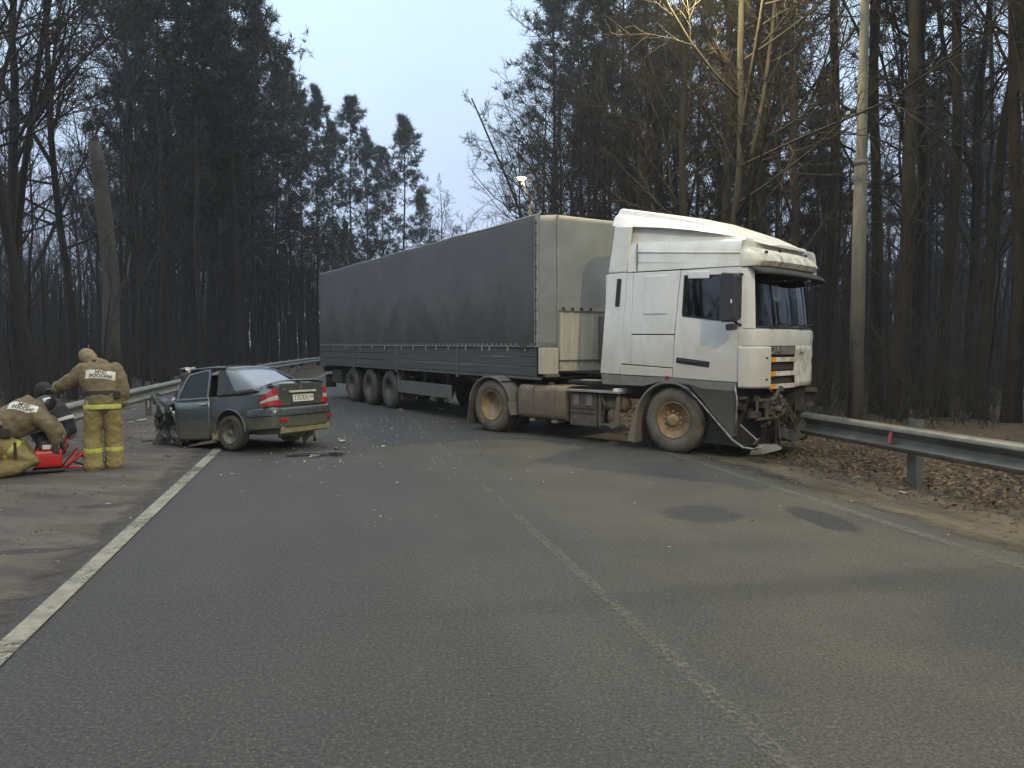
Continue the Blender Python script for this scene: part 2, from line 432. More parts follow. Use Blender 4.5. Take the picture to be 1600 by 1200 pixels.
def asphalt_material():
    m, nt, b = new_mat('worn_asphalt'); L = nt.links
    pos = pos_nodes(nt)
    rot = local_frame(nt, pos, 0, 0, .2356, 1, 6)      # stretched along the road
    big = rng_(nt, noise(nt, pos, .35, 4), .35, .65)
    along = rng_(nt, noise(nt, rot, 1.3, 5), .35, .65)
    fine = noise(nt, pos, 70, 3, .7); mid = noise(nt, pos, 14, 5, .7)
    col = mixc(nt, big, (.060, .059, .060), (.084, .080, .074))
    col = mixc(nt, mth(nt, 'MULTIPLY', along, .5), col, (.050, .048, .047))
    # sandy tone towards the right-hand lane, with the lamp's warmth painted in
    sp = nt.nodes.new('ShaderNodeSeparateXYZ'); L.new(local_frame(nt, pos, 0, 0, .2356, 1, 1), sp.inputs[0])
    lamp_and_sand = mth(nt, 'MULTIPLY', rng_(nt, sp.outputs[0], 0.5, 4.0), rng_(nt, noise(nt, pos, .8, 5), .3, .7))
    col = mixc(nt, mth(nt, 'MULTIPLY', lamp_and_sand, .7), col, (.150, .130, .088))
    # dark patches and soft dark bands
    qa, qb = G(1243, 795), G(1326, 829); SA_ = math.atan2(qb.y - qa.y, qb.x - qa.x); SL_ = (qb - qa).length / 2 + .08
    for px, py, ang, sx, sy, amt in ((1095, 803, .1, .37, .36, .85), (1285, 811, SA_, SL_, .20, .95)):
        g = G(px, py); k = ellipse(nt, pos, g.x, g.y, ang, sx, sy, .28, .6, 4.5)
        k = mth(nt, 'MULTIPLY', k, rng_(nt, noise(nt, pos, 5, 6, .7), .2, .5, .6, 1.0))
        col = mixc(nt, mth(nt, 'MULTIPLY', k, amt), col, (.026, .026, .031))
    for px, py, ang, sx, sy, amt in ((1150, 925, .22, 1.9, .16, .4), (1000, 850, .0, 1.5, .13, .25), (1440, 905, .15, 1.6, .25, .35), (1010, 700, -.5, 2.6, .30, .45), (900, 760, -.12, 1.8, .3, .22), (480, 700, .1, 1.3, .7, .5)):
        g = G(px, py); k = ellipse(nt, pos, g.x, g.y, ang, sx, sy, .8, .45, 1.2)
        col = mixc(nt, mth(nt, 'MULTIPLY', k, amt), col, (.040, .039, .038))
    # stones
    vo = nt.nodes.new('ShaderNodeTexVoronoi'); vo.inputs['Scale'].default_value = 62; L.new(pos, vo.inputs['Vector'])
    sr = nt.nodes.new('ShaderNodeSeparateColor'); L.new(vo.outputs['Color'], sr.inputs[0])
    chip = mth(nt, 'MULTIPLY', rng_(nt, sr.outputs[0], .80, 1.0), rng_(nt, vo.outputs['Distance'], .42, .15))
    col = mixc(nt, mth(nt, 'MULTIPLY', chip, .6), col, (.24, .225, .19))
    dark = rng_(nt, fine, .34, .56, .85, 0.0)
    col = mixc(nt, dark, col, (.024, .024, .024))
    grain = noise(nt, pos, 48, 3, .75)
    col = mixc(nt, rng_(nt, grain, .50, .72, 0.0, .75), col, (.165, .155, .13))
    col = mixc(nt, rng_(nt, grain, .32, .48, .7, 0.0), col, (.026, .026, .026))
    col = mixc(nt, rng_(nt, mid, .3, .5, .35, 0.0), col, (.05, .048, .045))
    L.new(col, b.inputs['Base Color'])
    b.inputs['Roughness'].default_value = .72; b.inputs['Specular IOR Level'].default_value = .4
    h = mth(nt, 'ADD', mth(nt, 'MULTIPLY', fine, 1.0), mth(nt, 'MULTIPLY', vo.outputs['Distance'], -.9))
    bp = nt.nodes.new('ShaderNodeBump'); bp.inputs['Strength'].default_value = .8; bp.inputs['Distance'].default_value = .012
    L.new(h, bp.inputs['Height']); L.new(bp.outputs[0], b.inputs['Normal'])
    return m
def shoulder_material():
    m, nt, b = new_mat('muddy_shoulder'); L = nt.links; pos = pos_nodes(nt)
    rot = local_frame(nt, pos, 0, 0, .2356 - .5, 3.2, 1)
    n1 = noise(nt, rot, 2.2, 7, .68); n2 = noise(nt, pos, 26, 5, .7); n3 = noise(nt, pos, .7, 4)
    col = mixc(nt, rng_(nt, n1, .3, .7), (.045, .036, .03), (.15, .122, .095))
    col = mixc(nt, rng_(nt, n3, .35, .65, 0., .55), col, (.085, .074, .066))
    col = mixc(nt, rng_(nt, n2, .28, .5, .6, 0.), col, (.04, .034, .028))
    for px, py, ang, sx, sy in ((155, 792, .1, .22, .10), (45, 862, .2, .35, .08)):
        g = G(px, py); k = ellipse(nt, pos, g.x, g.y, ang, sx, sy, .5, .4, 4)
        col = mixc(nt, mth(nt, 'MULTIPLY', k, .75), col, (.03, .026, .023))
    sx_ = nt.nodes.new('ShaderNodeSeparateXYZ'); L.new(local_frame(nt, pos, 0, 0, .2356, 1, 1), sx_.inputs[0])
    ed = mth(nt, 'ADD', sx_.outputs[0], mth(nt, 'MULTIPLY', mth(nt, 'SUBTRACT', noise(nt, pos, 3.0, 7, .72), .5), 1.1))
    L.new(rng_(nt, ed, -2.15, -1.72, 1.0, 0.0), b.inputs['Alpha'])
    L.new(col, b.inputs['Base Color']); b.inputs['Roughness'].default_value = .82
    bp = nt.nodes.new('ShaderNodeBump'); bp.inputs['Strength'].default_value = .8; bp.inputs['Distance'].default_value = .03
    L.new(mth(nt, 'ADD', n1, mth(nt, 'MULTIPLY', n2, .5)), bp.inputs['Height']); L.new(bp.outputs[0], b.inputs['Normal'])
    return m
def ground_material():
    m, nt, b = new_mat('forest_floor'); L = nt.links; pos = pos_nodes(nt)
    n1 = noise(nt, pos, 1.4, 6, .68); n2 = noise(nt, pos, 18, 6, .75); n3 = noise(nt, pos, .25, 3)
    col = mixc(nt, rng_(nt, n2, .35, .65), (.055, .038, .025), (.17, .115, .065))
    col = mixc(nt, rng_(nt, n1, .4, .7, 0., .7), col, (.05, .042, .025))
    col = mixc(nt, rng_(nt, n3, .4, .6, 0., .5), col, (.035, .036, .02))
    L.new(col, b.inputs['Base Color']); b.inputs['Roughness'].default_value = .95
    bp = nt.nodes.new('ShaderNodeBump'); bp.inputs['Strength'].default_value = 1.0; bp.inputs['Distance'].default_value = .06
    L.new(n2, bp.inputs['Height']); L.new(bp.outputs[0], b.inputs['Normal'])
    return m
def verge_material():
    m, nt, b = new_mat('sandy_verge'); L = nt.links; pos = pos_nodes(nt)
    rot = local_frame(nt, pos, 0, 0, .2356, 1, 4)
    n1 = noise(nt, rot, 1.8, 7, .7); n2 = noise(nt, pos, 24, 6, .75)
    col = mixc(nt, rng_(nt, n1, .36, .62), (.20, .165, .105), (.075, .058, .042))
    col = mixc(nt, rng_(nt, n2, .3, .52, .65, 0.), col, (.06, .045, .03))
    sx_ = nt.nodes.new('ShaderNodeSeparateXYZ'); L.new(local_frame(nt, pos, 0, 0, .2356, 1, 1), sx_.inputs[0])
    ed = mth(nt, 'ADD', sx_.outputs[0], mth(nt, 'MULTIPLY', mth(nt, 'SUBTRACT', noise(nt, pos, 2.6, 7, .72), .5), .9))
    L.new(rng_(nt, ed, 5.15, 5.55, 0.0, 1.0), b.inputs['Alpha'])
    L.new(col, b.inputs['Base Color']); b.inputs['Roughness'].default_value = .95
    bp = nt.nodes.new('ShaderNodeBump'); bp.inputs['Strength'].default_value = .9; bp.inputs['Distance'].default_value = .04
    L.new(mth(nt, 'ADD', n1, n2), bp.inputs['Height']); L.new(bp.outputs[0], b.inputs['Normal'])
    return m
def paint_material(name, wear, col=(.50, .48, .40), lowf=.9, solid=(0.0, 1.0)):
    m, nt, b = new_mat(name); L = nt.links; N = nt.nodes; pos = pos_nodes(nt)
    n1 = noise(nt, pos, 1.1, 5, .6); n2 = noise(nt, pos, 38, 5, .75)
    sp = mth(nt, 'ADD', mth(nt, 'MULTIPLY', n1, lowf), mth(nt, 'MULTIPLY', n2, 1.8 - lowf))
    a = rng_(nt, sp, wear - .12, wear + .16)
    c = mixc(nt, rng_(nt, noise(nt, pos, 7, 5), .35, .7), col, tuple(q * .62 for q in col))
    L.new(c, b.inputs['Base Color']); b.inputs['Roughness'].default_value = .75
    L.new(mth(nt, 'MULTIPLY_ADD', a, solid[1], solid[0]), b.inputs['Alpha'])
    return m
asph = asphalt_material(); shoulder = shoulder_material(); verge = verge_material()

# ground sheet with gentle relief away from the road
gx = np.concatenate([np.linspace(-400, -60, 12), np.arange(-56, 57, 2.0), np.linspace(60, 400, 12)])
gy = np.concatenate([np.linspace(-60, -4, 8), np.arange(-2, 112, 2.0), np.linspace(116, 700, 14)])
V = []
for y in gy:
    for x in gx:
        t, s = road_t(x, y); far = min(1, max(0, (abs(t - 0.0) - 8.0) / 8))
        z = -.05 + far * (.22 * math.sin(x * .31 + 1.3) * math.cos(y * .27) + .1 * random.uniform(-1, 1) - .05)
        V.append((x, y, z))
nx = len(gx); F4 = [(j * nx + i, j * nx + i + 1, (j + 1) * nx + i + 1, (j + 1) * nx + i) for j in range(len(gy) - 1) for i in range(nx - 1)]
tag(link('ground', mesh_np('ground', V, [np.array(F4)], True), ground_material()), kind='structure')
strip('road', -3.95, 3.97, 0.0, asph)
zs = {0: -.045, 1: -.010, 2: .004, 3: .006}
strip('muddy_shoulder', -7.2, -3.30, 0, shoulder, cols=3, wob={0: .35}, zf=lambda c: zs[c], ds=.6)
zv = {0: .005, 1: .004, 2: -.02, 3: -.04}
strip('sandy_verge', 3.36, 5.2, 0, verge, cols=3, wob={3: .35}, zf=lambda c: zv[c], ds=.35)
line_solid = paint_material('edge_line_paint', .76, (.30, .28, .225))
line_worn = paint_material('worn_line_paint', .95, (.25, .24, .195), .4, (.03, .42))
strip('road_marking_left', -3.52, -3.385, .012, line_solid, ds=1)
strip('road_marking_centre', -.043, .043, .008, line_worn, ds=1)
strip('road_marking_right', 3.17, 3.29, .010, paint_material('right_line_paint', .94, (.29, .275, .215), .45, (.04, .5)), ds=1)

# ------------------------------------------------------------------ trees
def tubes(P, Rr, n):
    """P (m,k,3), Rr (m,k) -> verts, quads: m tapered tubes"""
    m, k, _ = P.shape
    T = np.empty_like(P); T[:, 1:-1] = P[:, 2:] - P[:, :-2]; T[:, 0] = P[:, 1] - P[:, 0]; T[:, -1] = P[:, -1] - P[:, -2]
    T /= np.linalg.norm(T, axis=2, keepdims=True) + 1e-9
    ref = np.where(np.abs(T[:, :1, 2:3]) > .8, np.array([1., 0, 0]), np.array([0, 0, 1.]))
    A = np.cross(T, np.broadcast_to(ref, T.shape)); A /= np.linalg.norm(A, axis=2, keepdims=True) + 1e-9
    B = np.cross(T, A)
    ang = np.arange(n) * 2 * np.pi / n
    V = P[:, :, None] + Rr[:, :, None, None] * (A[:, :, None] * np.cos(ang)[None, None, :, None] + B[:, :, None] * np.sin(ang)[None, None, :, None])
    idx = np.arange(m * k * n).reshape(m, k, n)
    q = np.stack([idx[:, :-1], np.roll(idx, -1, 2)[:, :-1], np.roll(idx, -1, 2)[:, 1:], idx[:, 1:]], -1).reshape(-1, 4)
    return V.reshape(-1, 3), q
def join(parts):
    V = []; F = []; b = 0
    for v, f in parts: V.append(v); F.append(f + b); b += len(v)
    return np.concatenate(V), F
def perp(rng, T):
    a = rng.normal(size=T.shape); a -= T * (a * T).sum(-1, keepdims=True)
    return a / (np.linalg.norm(a, axis=-1, keepdims=True) + 1e-9)
def grow(rng, P, Rr, c, u0, u1, ang, asd, lf, k, up, wander, rf, rmin, taper=.7):
    m, kk, _ = P.shape
    u = u0 + (u1 - u0) * (np.arange(c)[None] + rng.random((m, c))) / c
    x = u * (kk - 1); i = np.minimum(x.astype(int), kk - 2); f = (x - i)[..., None]
    ar = np.arange(m)[:, None]
    p = P[ar, i] * (1 - f) + P[ar, i + 1] * f
    r0 = Rr[ar, i] * (1 - f[..., 0]) + Rr[ar, i + 1] * f[..., 0]
    T = P[ar, i + 1] - P[ar, i]; T /= np.linalg.norm(T, axis=-1, keepdims=True) + 1e-9
    plen = np.linalg.norm(P[:, 1:] - P[:, :-1], axis=2).sum(1)
    a = np.radians(ang + asd * rng.normal(size=(m, c)))[..., None]
    D = T * np.cos(a) + perp(rng, T) * np.sin(a)
    ln = (plen[:, None] * lf * (1 - taper * (u - u0) / (u1 - u0 + 1e-6)) * (.7 + .6 * rng.random((m, c))))
    D = D.reshape(-1, 3); p = p.reshape(-1, 3); ln = ln.reshape(-1); r0 = r0.reshape(-1)
    Q = [p]; step = (ln / (k - 1))[:, None]
    for j in range(k - 1):
        D = D + rng.normal(size=D.shape) * wander + np.array([0, 0, up])
        D /= np.linalg.norm(D, axis=1, keepdims=True)
        Q.append(Q[-1] + D * step)
    Q = np.stack(Q, 1)
    ra = np.maximum(r0 * rf, rmin)
    RR = ra[:, None] * np.linspace(1, .35, k)[None]
    return Q, np.maximum(RR, rmin * .6)
def trunk_line(rng, H, k, r0, lean=.0, sway=.012, rt=.25):
    z = np.linspace(0, 1, k); off = np.cumsum(rng.normal(size=(k, 2)) * sway * H / math.sqrt(k), 0); off -= off[0]
    la = rng.random() * 6.28
    P = np.stack([off[:, 0] + lean * H * z ** 1.3 * math.cos(la), off[:, 1] + lean * H * z ** 1.3 * math.sin(la), z * H - .25], 1)
    Rr = r0 * (1 - (1 - rt) * z ** .9); Rr[0] *= 1.35
    return P[None], Rr[None]
def bare_tree(seed, H, r0, nl=16, n2=7, n3=9, u0=.3, ang=48, lf=.36, lean=.02, up=.06, fork=0):
    rng = np.random.default_rng(seed)
    P, Rr = trunk_line(rng, H, 14, r0, lean)
    if fork:
        Pf, Rf = grow(rng, P, Rr, fork, .25, .5, 22, 5, .62, 10, .08, .04, .75, .05, .2)
    L1, R1 = grow(rng, P, Rr, nl, u0, .99, ang, 10, lf, 7, up, .10, .42, .022, .65)
    if fork:
        a, b = grow(rng, Pf, Rf, nl // 2, .25, .99, ang, 10, lf * .9, 7, up, .1, .42, .02, .65); L1 = np.concatenate([L1, a]); R1 = np.concatenate([R1, b])
    L2, R2 = grow(rng, L1, R1, n2, .2, 1.0, 46, 12, .42, 5, up * .8, .14, .5, .011, .5)
    L3, R3 = grow(rng, L2, R2, n3 + 3, .15, 1.0, 42, 14, .45, 4, .05, .16, .55, .0085, .4)
    tr = [tubes(P, Rr, 9)] + ([tubes(Pf, Rf, 7)] if fork else []) + [tubes(L1, R1, 5)]
    return join(tr), join([tubes(L2, R2, 4), tubes(L3, R3, 3)])
def tufts(rng, C, D, n, ln, w):
    m = len(C)
    d = rng.normal(size=(m, n, 3)); d /= np.linalg.norm(d, axis=2, keepdims=True)
    d = d + D[:, None] * .7 + np.array([0, 0, .15]); d /= np.linalg.norm(d, axis=2, keepdims=True)
    s = perp(rng, d); l = ln * (.6 + .8 * rng.random((m, n, 1)))
    b = C[:, None] + d * l * .1 + rng.normal(size=(m, n, 3)) * ln * .12
    V = np.stack([b - s * w, b + s * w, b + d * l + s * w * .25], 2).reshape(-1, 3)
    return V, np.arange(len(V)).reshape(-1, 3)
def pine_tree(seed, H, r0, cz=.5, nb=60, R=.13, conic=.4, nt=16, nn=12, ln=.35, w=.026, droop=0.0, dead=14):
    rng = np.random.default_rng(seed)
    P, Rr = trunk_line(rng, H, 16, r0, .012, .008, .12)
    u = cz + (1 - cz) * np.sort(rng.random(nb)) ** .9 * .985
    q = (u - cz) / (1 - cz)
    prof = (np.minimum(1, q * 3.2 + .35) * (1 - q) ** (conic + .25) * 1.15 + .10) * (.45 + .95 * rng.random(nb))
    az = np.arange(nb) * 2.39996 + rng.normal(size=nb) * .4
    x = u * 15; i = np.minimum(x.astype(int), 14); f = (x - i)[:, None]
    b0 = P[0, i] * (1 - f) + P[0, i + 1] * f
    el = np.radians(-14 * droop + 8 + 44 * q ** 1.6 + rng.normal(size=nb) * 9)
    D = np.stack([np.cos(az) * np.cos(el), np.sin(az) * np.cos(el), np.sin(el)], 1)
    L = prof * R * H; k = 6; Q = [b0]
    for j in range(k - 1):
        D = D + rng.normal(size=D.shape) * .10 + np.array([0, 0, .05 - .05 * droop]); D /= np.linalg.norm(D, axis=1, keepdims=True)
        Q.append(Q[-1] + D * (L / (k - 1))[:, None])
    B = np.stack(Q, 1); BR = np.maximum(.02, (r0 * .22 * (1 - .6 * q)))[:, None] * np.linspace(1, .3, k)[None]
    S, SR = grow(rng, B, BR, 6, .25, 1.0, 48, 12, .40, 4, .06, .14, .45, .008, .5)
    # dead lower branches
    ud = cz * (.45 + .55 * rng.random(dead)); xd = ud * 15; idd = np.minimum(xd.astype(int), 14)
    d0 = P[0, idd]; azd = rng.random(dead) * 6.28
    Dd = np.stack([np.cos(azd), np.sin(azd), rng.normal(size=dead) * .25 - .05], 1)
    ld = (.03 + .05 * rng.random(dead)) * H
    DB = np.stack([d0 + Dd * (ld * t)[:, None] + np.array([0, 0, -.25 * t * t]) for t in (0, .33, .66, 1)], 1)
    DR = np.full((dead, 1), .022) * np.linspace(1, .3, 4)[None]
    D2, R2 = grow(rng, DB, DR, 5, .2, 1, 40, 12, .4, 3, .0, .1, .5, .006, .4)
    # needle clumps on the outer part of shoots and of branches
    def on(A, cnt, lo):
        m, kk, _ = A.shape
        t = lo + (1 - lo) * rng.random((m, cnt)); xx = t * (kk - 1); ii = np.minimum(xx.astype(int), kk - 2); ff = (xx - ii)[..., None]
        ar = np.arange(m)[:, None]
        c = A[ar, ii] * (1 - ff) + A[ar, ii + 1] * ff
        d = A[ar, ii + 1] - A[ar, ii]; d /= np.linalg.norm(d, axis=2, keepdims=True) + 1e-9
        return c.reshape(-1, 3), d.reshape(-1, 3)
    c1, d1 = on(S, max(2, nt // 6), .25); c2, d2 = on(B, 4, .6)
    tz = .90 + .10 * rng.random(60); xt = tz * 15; it = np.minimum(xt.astype(int), 14); ft = (xt - it)[:, None]
    c3 = P[0, it] * (1 - ft) + P[0, it + 1] * ft + rng.normal(size=(60, 3)) * .16 * (1.02 - tz)[:, None] * 12; d3 = np.tile([0, 0, 1.], (60, 1))
    C = np.concatenate([c1, c2, c3]); Dn = np.concatenate([d1, d2, d3]); C = C + rng.normal(size=C.shape) * np.array([.10, .10, .06])
    return join([tubes(P, Rr, 9), tubes(B, BR, 4), tubes(DB, DR, 4)]), join([tubes(S, SR, 3), tubes(D2, R2, 3)]), tufts(rng, C, Dn, nn, ln, w)
def sapling(seed, H, r0, nl=11, n2=6):
    rng = np.random.default_rng(seed)
    P, Rr = trunk_line(rng, H, 9, r0, .05, .03, .15)
    L1, R1 = grow(rng, P, Rr, nl, .15, 1, 38, 10, .42, 5, .06, .12, .45, .007, .5)
    L2, R2 = grow(rng, L1, R1, n2, .15, 1, 38, 12, .45, 3, .05, .15, .55, .0045, .4)
    return join([tubes(P, Rr, 6)]), join([tubes(L1, R1, 4), tubes(L2, R2, 3)])

PROTO = {}
def reg(kind, name, data, mats):
    meshes = []
    for j, ((V, F), mt) in enumerate(zip(data, mats)):
        Fl = F if isinstance(F, list) else [F]
        # same-width arrays together
        by = {}
        for f in Fl: by.setdefault(f.shape[1], []).append(f)
        me = mesh_np('%s_mesh' % name, V, [np.concatenate(v) for v in by.values()], j == 0)
        for q in (mt if isinstance(mt, (list, tuple)) else [mt]): me.materials.append(q)
        meshes.append(me)
    PROTO.setdefault(kind, []).append(meshes)
for k_, (H_, r_, cz_, R_q, con_, nb_, dr_) in enumerate([(22, .17, .52, .13, .30, 62, 0), (24, .19, .60, .125, .18, 58, 0), (20, .15, .42, .125, .6, 74, .4), (25, .2, .45, .15, .35, 84, .2), (18, .13, .30, .14, .85, 84, .7), (20, .14, .24, .175, .62, 70, .3), (22, .15, .32, .165, .5, 64, .15)]):
    a, b, c = pine_tree(100 + k_, H_, r_, cz_, nb_, R_q, con_, droop=dr_)
    reg('pine', 'pine_tree', (a, b, c), (MT['bark_p'], MT['twig'], MT['needle']))
for k_, (H_, r_, nl_, n2_, n3_, u_, an_, lf_, fk_) in enumerate([(17, .15, 20, 8, 9, .35, 50, .34, 0), (19, .19, 18, 8, 9, .30, 44, .36, 1), (15, .12, 22, 8, 9, .22, 38, .30, 0), (20, .21, 20, 8, 9, .40, 55, .30, 1), (16, .13, 20, 7, 9, .25, 62, .34, 2), (18, .15, 20, 8, 9, .45, 48, .30, 0)]):
    a, b = bare_tree(200 + k_, H_, r_, nl_, n2_, n3_, u_, an_, lf_, .03, .06, fk_)
    reg('bare', 'bare_tree', (a, b), (MT['bark'], MT['twig']))
for k_ in range(4):
    a, b = sapling(300 + k_, 4.5 + k_ * .8, .035 + .006 * k_)
    reg('sapling', 'sapling', (a, b), (MT['bark'], MT['twig']))

PART_N = {'pine': ('trunk', 'branches', 'needle_crown'), 'bare': ('trunk', 'crown'), 'sapling': ('stem', 'twigs')}
OBJ_N = {'pine': 'pine_tree', 'bare': 'bare_tree', 'sapling': 'sapling'}
PROTO_H = {'pine': [22, 24, 20, 25, 18, 20, 22], 'bare': [17, 19, 15, 20, 16, 18], 'sapling': [4.5, 5.3, 6.1, 6.9]}
tree_xy = []
def plant(kind, i, x, y, H, label, group, rz=None, lean=None, wide=1.0, z=-.05):
    rz = random.random() * 6.28 if rz is None else rz
    o = empty(OBJ_N[kind], (x, y, z), rz, label, 'sapling' if kind == 'sapling' else 'tree', group)
    s = H / PROTO_H[kind][i]; o.scale = (s * wide, s * wide, s)
    if lean: o.rotation_mode = 'ZYX'; o.rotation_euler = (lean[0], lean[1], rz)
    for q_, (nm, me) in enumerate(zip(PART_N[kind], PROTO[kind][i])):
        c_o = link(nm, me, None, o)
        if q_: c_o['kind'] = 'stuff'
    tree_xy.append((x, y, .0)); return o
def at(px, Z): return ((px - 800) / F_ * Z, Z)
def h_for(py, Z): return CAM_H + (538 - py) / F_ * Z

# the dark stepped skyline of pines beyond the trailer
SKY = [(630, 82, 188, 5, 1.15), (600, 80, 232, 6, .9), (574, 74, 214, 5, .9), (547, 70, 158, 6, 1.0), (520, 72, 196, 5, .9), (497, 62, 142, 5, .8), (472, 60, 150, 6, .9), (456, 55, 96, 6, .8), (434, 52, 110, 5, .9), (655, 92, 300, 5, .9)]
SKY_L = ['conical dark pine at the right end of the stepped skyline behind the trailer',
         'shorter pine just left of the conical skyline pine behind the trailer', 'slim pine between two taller skyline pines behind the trailer',
         'tall pine with spreading top above the middle of the trailer roofline', 'slim pine half hidden beside the tall spreading skyline pine',
         'pointed pine standing above the rear end of the trailer', 'thin topped pine left of the trailer rear end', 'sparse flat topped pine leaning out against the sky left of trailer',
         'low bushy pine in front of the high left wood edge', 'small round pine at the right foot of the stepped skyline']
for (px, Z, py, i, w), lb in zip(SKY, SKY_L):
    x, y = at(px, Z); plant('pine', i, x, y, h_for(py, Z), lb, 'pines along the left skyline', wide=w)
for (px, Z, py, i), lb in zip([(695, 96, 300, 2), (738, 104, 345, 0), (672, 88, 330, 4), (765, 110, 372, 1)],
        ['pale bare tree fanning out against the sky above the trailer', 'low bare tree peeping over the trailer roof nearest the sky gap', 'bare tree tucked against the last skyline pine', 'faint bare treetop lowest over the trailer roofline']):
    x, y = at(px, Z); plant('bare', i, x, y, h_for(py, Z), lb, 'bare trees beyond the trailer')
LEFT_TALL = [(396, 44, -40, 6), (372, 36, -110, 3), (345, 40, -60, 6), (318, 33, -120, 1), (285, 37, -60, 6), (255, 31, -110, 1), (222, 43, 20, 6), (412, 58, 40, 5), (385, 60, 90, 6)]
for (px, Z, py, i) in LEFT_TALL:
    x, y = at(px, Z); plant('pine', i, x, y, h_for(py, Z), 'tall dark pine in the dense wood left of the road', 'pines in the wood left of the road')
# near left wood: bare limbs against the sky
x, y = at(62, 17.5); plant('bare', 3, x, y, 15, 'crooked bare tree leaning left at the left edge of the photo', 'bare trees in the wood left of the road', 1.0, (.0, -.16))
x, y = at(20, 21); plant('bare', 1, x, y, 17, 'forked bare tree at the far left edge behind the kneeling firefighter', 'bare trees in the wood left of the road')
x, y = at(110, 24); plant('bare', 4, x, y, 18, 'bare tree with wide level limbs above the standing firefighter', 'bare trees in the wood left of the road')
x, y = at(-30, 16); plant('bare', 4, x, y, 14, 'bare tree reaching into the photo from beyond the left edge', 'bare trees in the wood left of the road')
sn = empty('dead_tree', (*at(176, 25), -.1), .3, 'pale broken snag with snapped top in the wood behind the standing firefighter', 'tree')
mb = MB(); mb.tube([(0, 0, -.2), (-.03, 0, 2), (.02, .05, 4), (-.12, .1, 5.6), (-.25, .12, 7.2), (-.38, .1, 8.3)], [.34, .27, .25, .245, .23, .19], 12)
for j in range(7):
    a_ = j * .9; mb.add([(-.38 + .15 * math.cos(a_), .1 + .15 * math.sin(a_), 8.2), (-.38 + .15 * math.cos(a_ + .7), .1 + .15 * math.sin(a_ + .7), 8.2), (-.38 + .12 * math.cos(a_ + .35), .1 + .12 * math.sin(a_ + .35), 8.5 + random.random() * .5)], [(0, 1, 2)])
mb.build('trunk', MT['bark_l'], sn, True)
mb = MB(); mb.tube([(.02, 0, 3.1), (.45, .1, 3.9), (.6, .2, 4.8)], [.07, .05, .02], 6); mb.tube([(-.1, 0, 5.3), (-.6, .2, 5.9), (-.75, .3, 6.5)], [.06, .04, .015], 6)
mb.build('branch_stub', MT['bark_l'], sn, True)
x, y = at(1140, 16.0); plant('bare', 4, x, y, 14.5, 'lamp-lit tree with long level limbs just behind the guardrail and cab', 'bare trees on the edge of the right wood', 2.2)
# right wood: named trunks along the front row
RIGHT = [(1062, 20, 'bare', 2, 17, 'slender bare tree rising behind the truck cab roof'), (1118, 19.5, 'bare', 5, 18, 'straight lamp-lit trunk rising above the cab deflector'),
         (1192, 23, 'bare', 0, 19, 'bare tree between the cab roof and the thick trunks at right'), (1250, 19, 'bare', 2, 17, 'bare tree rising just right of the cab visor'),
         (1285, 22, 'pine', 1, 24, 'thick reddish pine trunk left of the concrete lamp pole'), (1322, 26, 'bare', 0, 19, 'bare trunk close behind the concrete lamp pole on its left'),
         (1372, 20, 'pine', 0, 23, 'dark pine trunk just right of the concrete lamp pole'), (1402, 17.5, 'pine', 3, 24, 'thickest dark pine trunk right of the concrete lamp pole'),
         (1442, 23, 'bare', 1, 20, 'forked reddish trunk in the middle of the right wood'), (1470, 18.5, 'pine', 1, 22, 'straight dark pine trunk above the guardrail post at right'),
         (1508, 27, 'bare', 3, 20, 'bare tree before the pale gap in the right wood'), (1536, 18, 'bare', 5, 18, 'dark trunk leaning right before the pale gap at right'),
         (1583, 17, 'pine', 3, 22, 'broad dark trunk near the right edge of the photo'), (1625, 16, 'bare', 1, 17, 'bare tree reaching in from beyond the right edge')]
for px, Z, kd, i, H_, lb in RIGHT:
    x, y = at(px, Z); plant(kd, i, x, y, H_, lb, 'front trunks of the wood right of the road', lean=(0, .07) if px == 1536 else None)
EDGE = [(872, 50, 'pine', 6, -20), (905, 44, 'pine', 1, -60), (938, 38, 'pine', 6, -90), (975, 36, 'pine', 1, -120), (1020, 34, 'pine', 6, -60), (1088, 33, 'pine', 6, -40), (1215, 36, 'pine', 1, -80), (915, 52, 'pine', 5, 150), (1150, 40, 'pine', 4, 90)]
for px, Z, kd, i, py in EDGE:
    x, y = at(px, Z); plant(kd, i, x, y, h_for(py, Z), 'dark pine in the wood right of the road', 'pines in the wood right of the road')
for px, Z, i, py in [(838, 44, 2, 165), (850, 38, 5, 100), (866, 33, 4, 120), (890, 30, 2, 150), (925, 28, 4, 110), (960, 27, 2, 60), (1000, 25, 0, 40), (868, 48, 1, 60), (905, 42, 0, 80), (822, 50, 2, 215), (945, 35, 3, 40), (985, 31, 5, 60), (1030, 28, 4, 0)]:
    x, y = at(px, Z); plant('bare', i, x, y, h_for(py, Z), 'bare twiggy tree on the sunless edge of the right wood', 'bare trees on the edge of the right wood')
# fill both woods
def ok(x, y, dmin):
    return all((x - a) ** 2 + (y - b) ** 2 > dmin * dmin for a, b, _ in tree_xy)
def scatter(n, side, kinds, ylo, yhi, pxlo, pxhi, dmin, lab, grp, hr, tmin):
    k = 0; tries = 0
    while k < n and tries < n * 60:
        tries += 1
        Z = math.sqrt(random.uniform(ylo ** 2, yhi ** 2)); px = random.uniform(pxlo, pxhi); x, y = at(px, Z)
        t, s = road_t(x, y)
        if side < 0 and t > -tmin: continue
        if side > 0 and t < tmin: continue
        if not ok(x, y, dmin): continue
        kd = random.choice(kinds); i = random.randrange(len(PROTO[kd]))
        H = random.uniform(*hr) * (.8 if kd == 'bare' else 1)
        if side < 0 and 330 < px < 470: H = min(H, h_for(120 if px > 395 else 0, Z))
        if side < 0 and px >= 470: H = min(H, h_for(250, Z))
        plant(kd, i, x, y, H, lab[kd], grp[kd]); k += 1
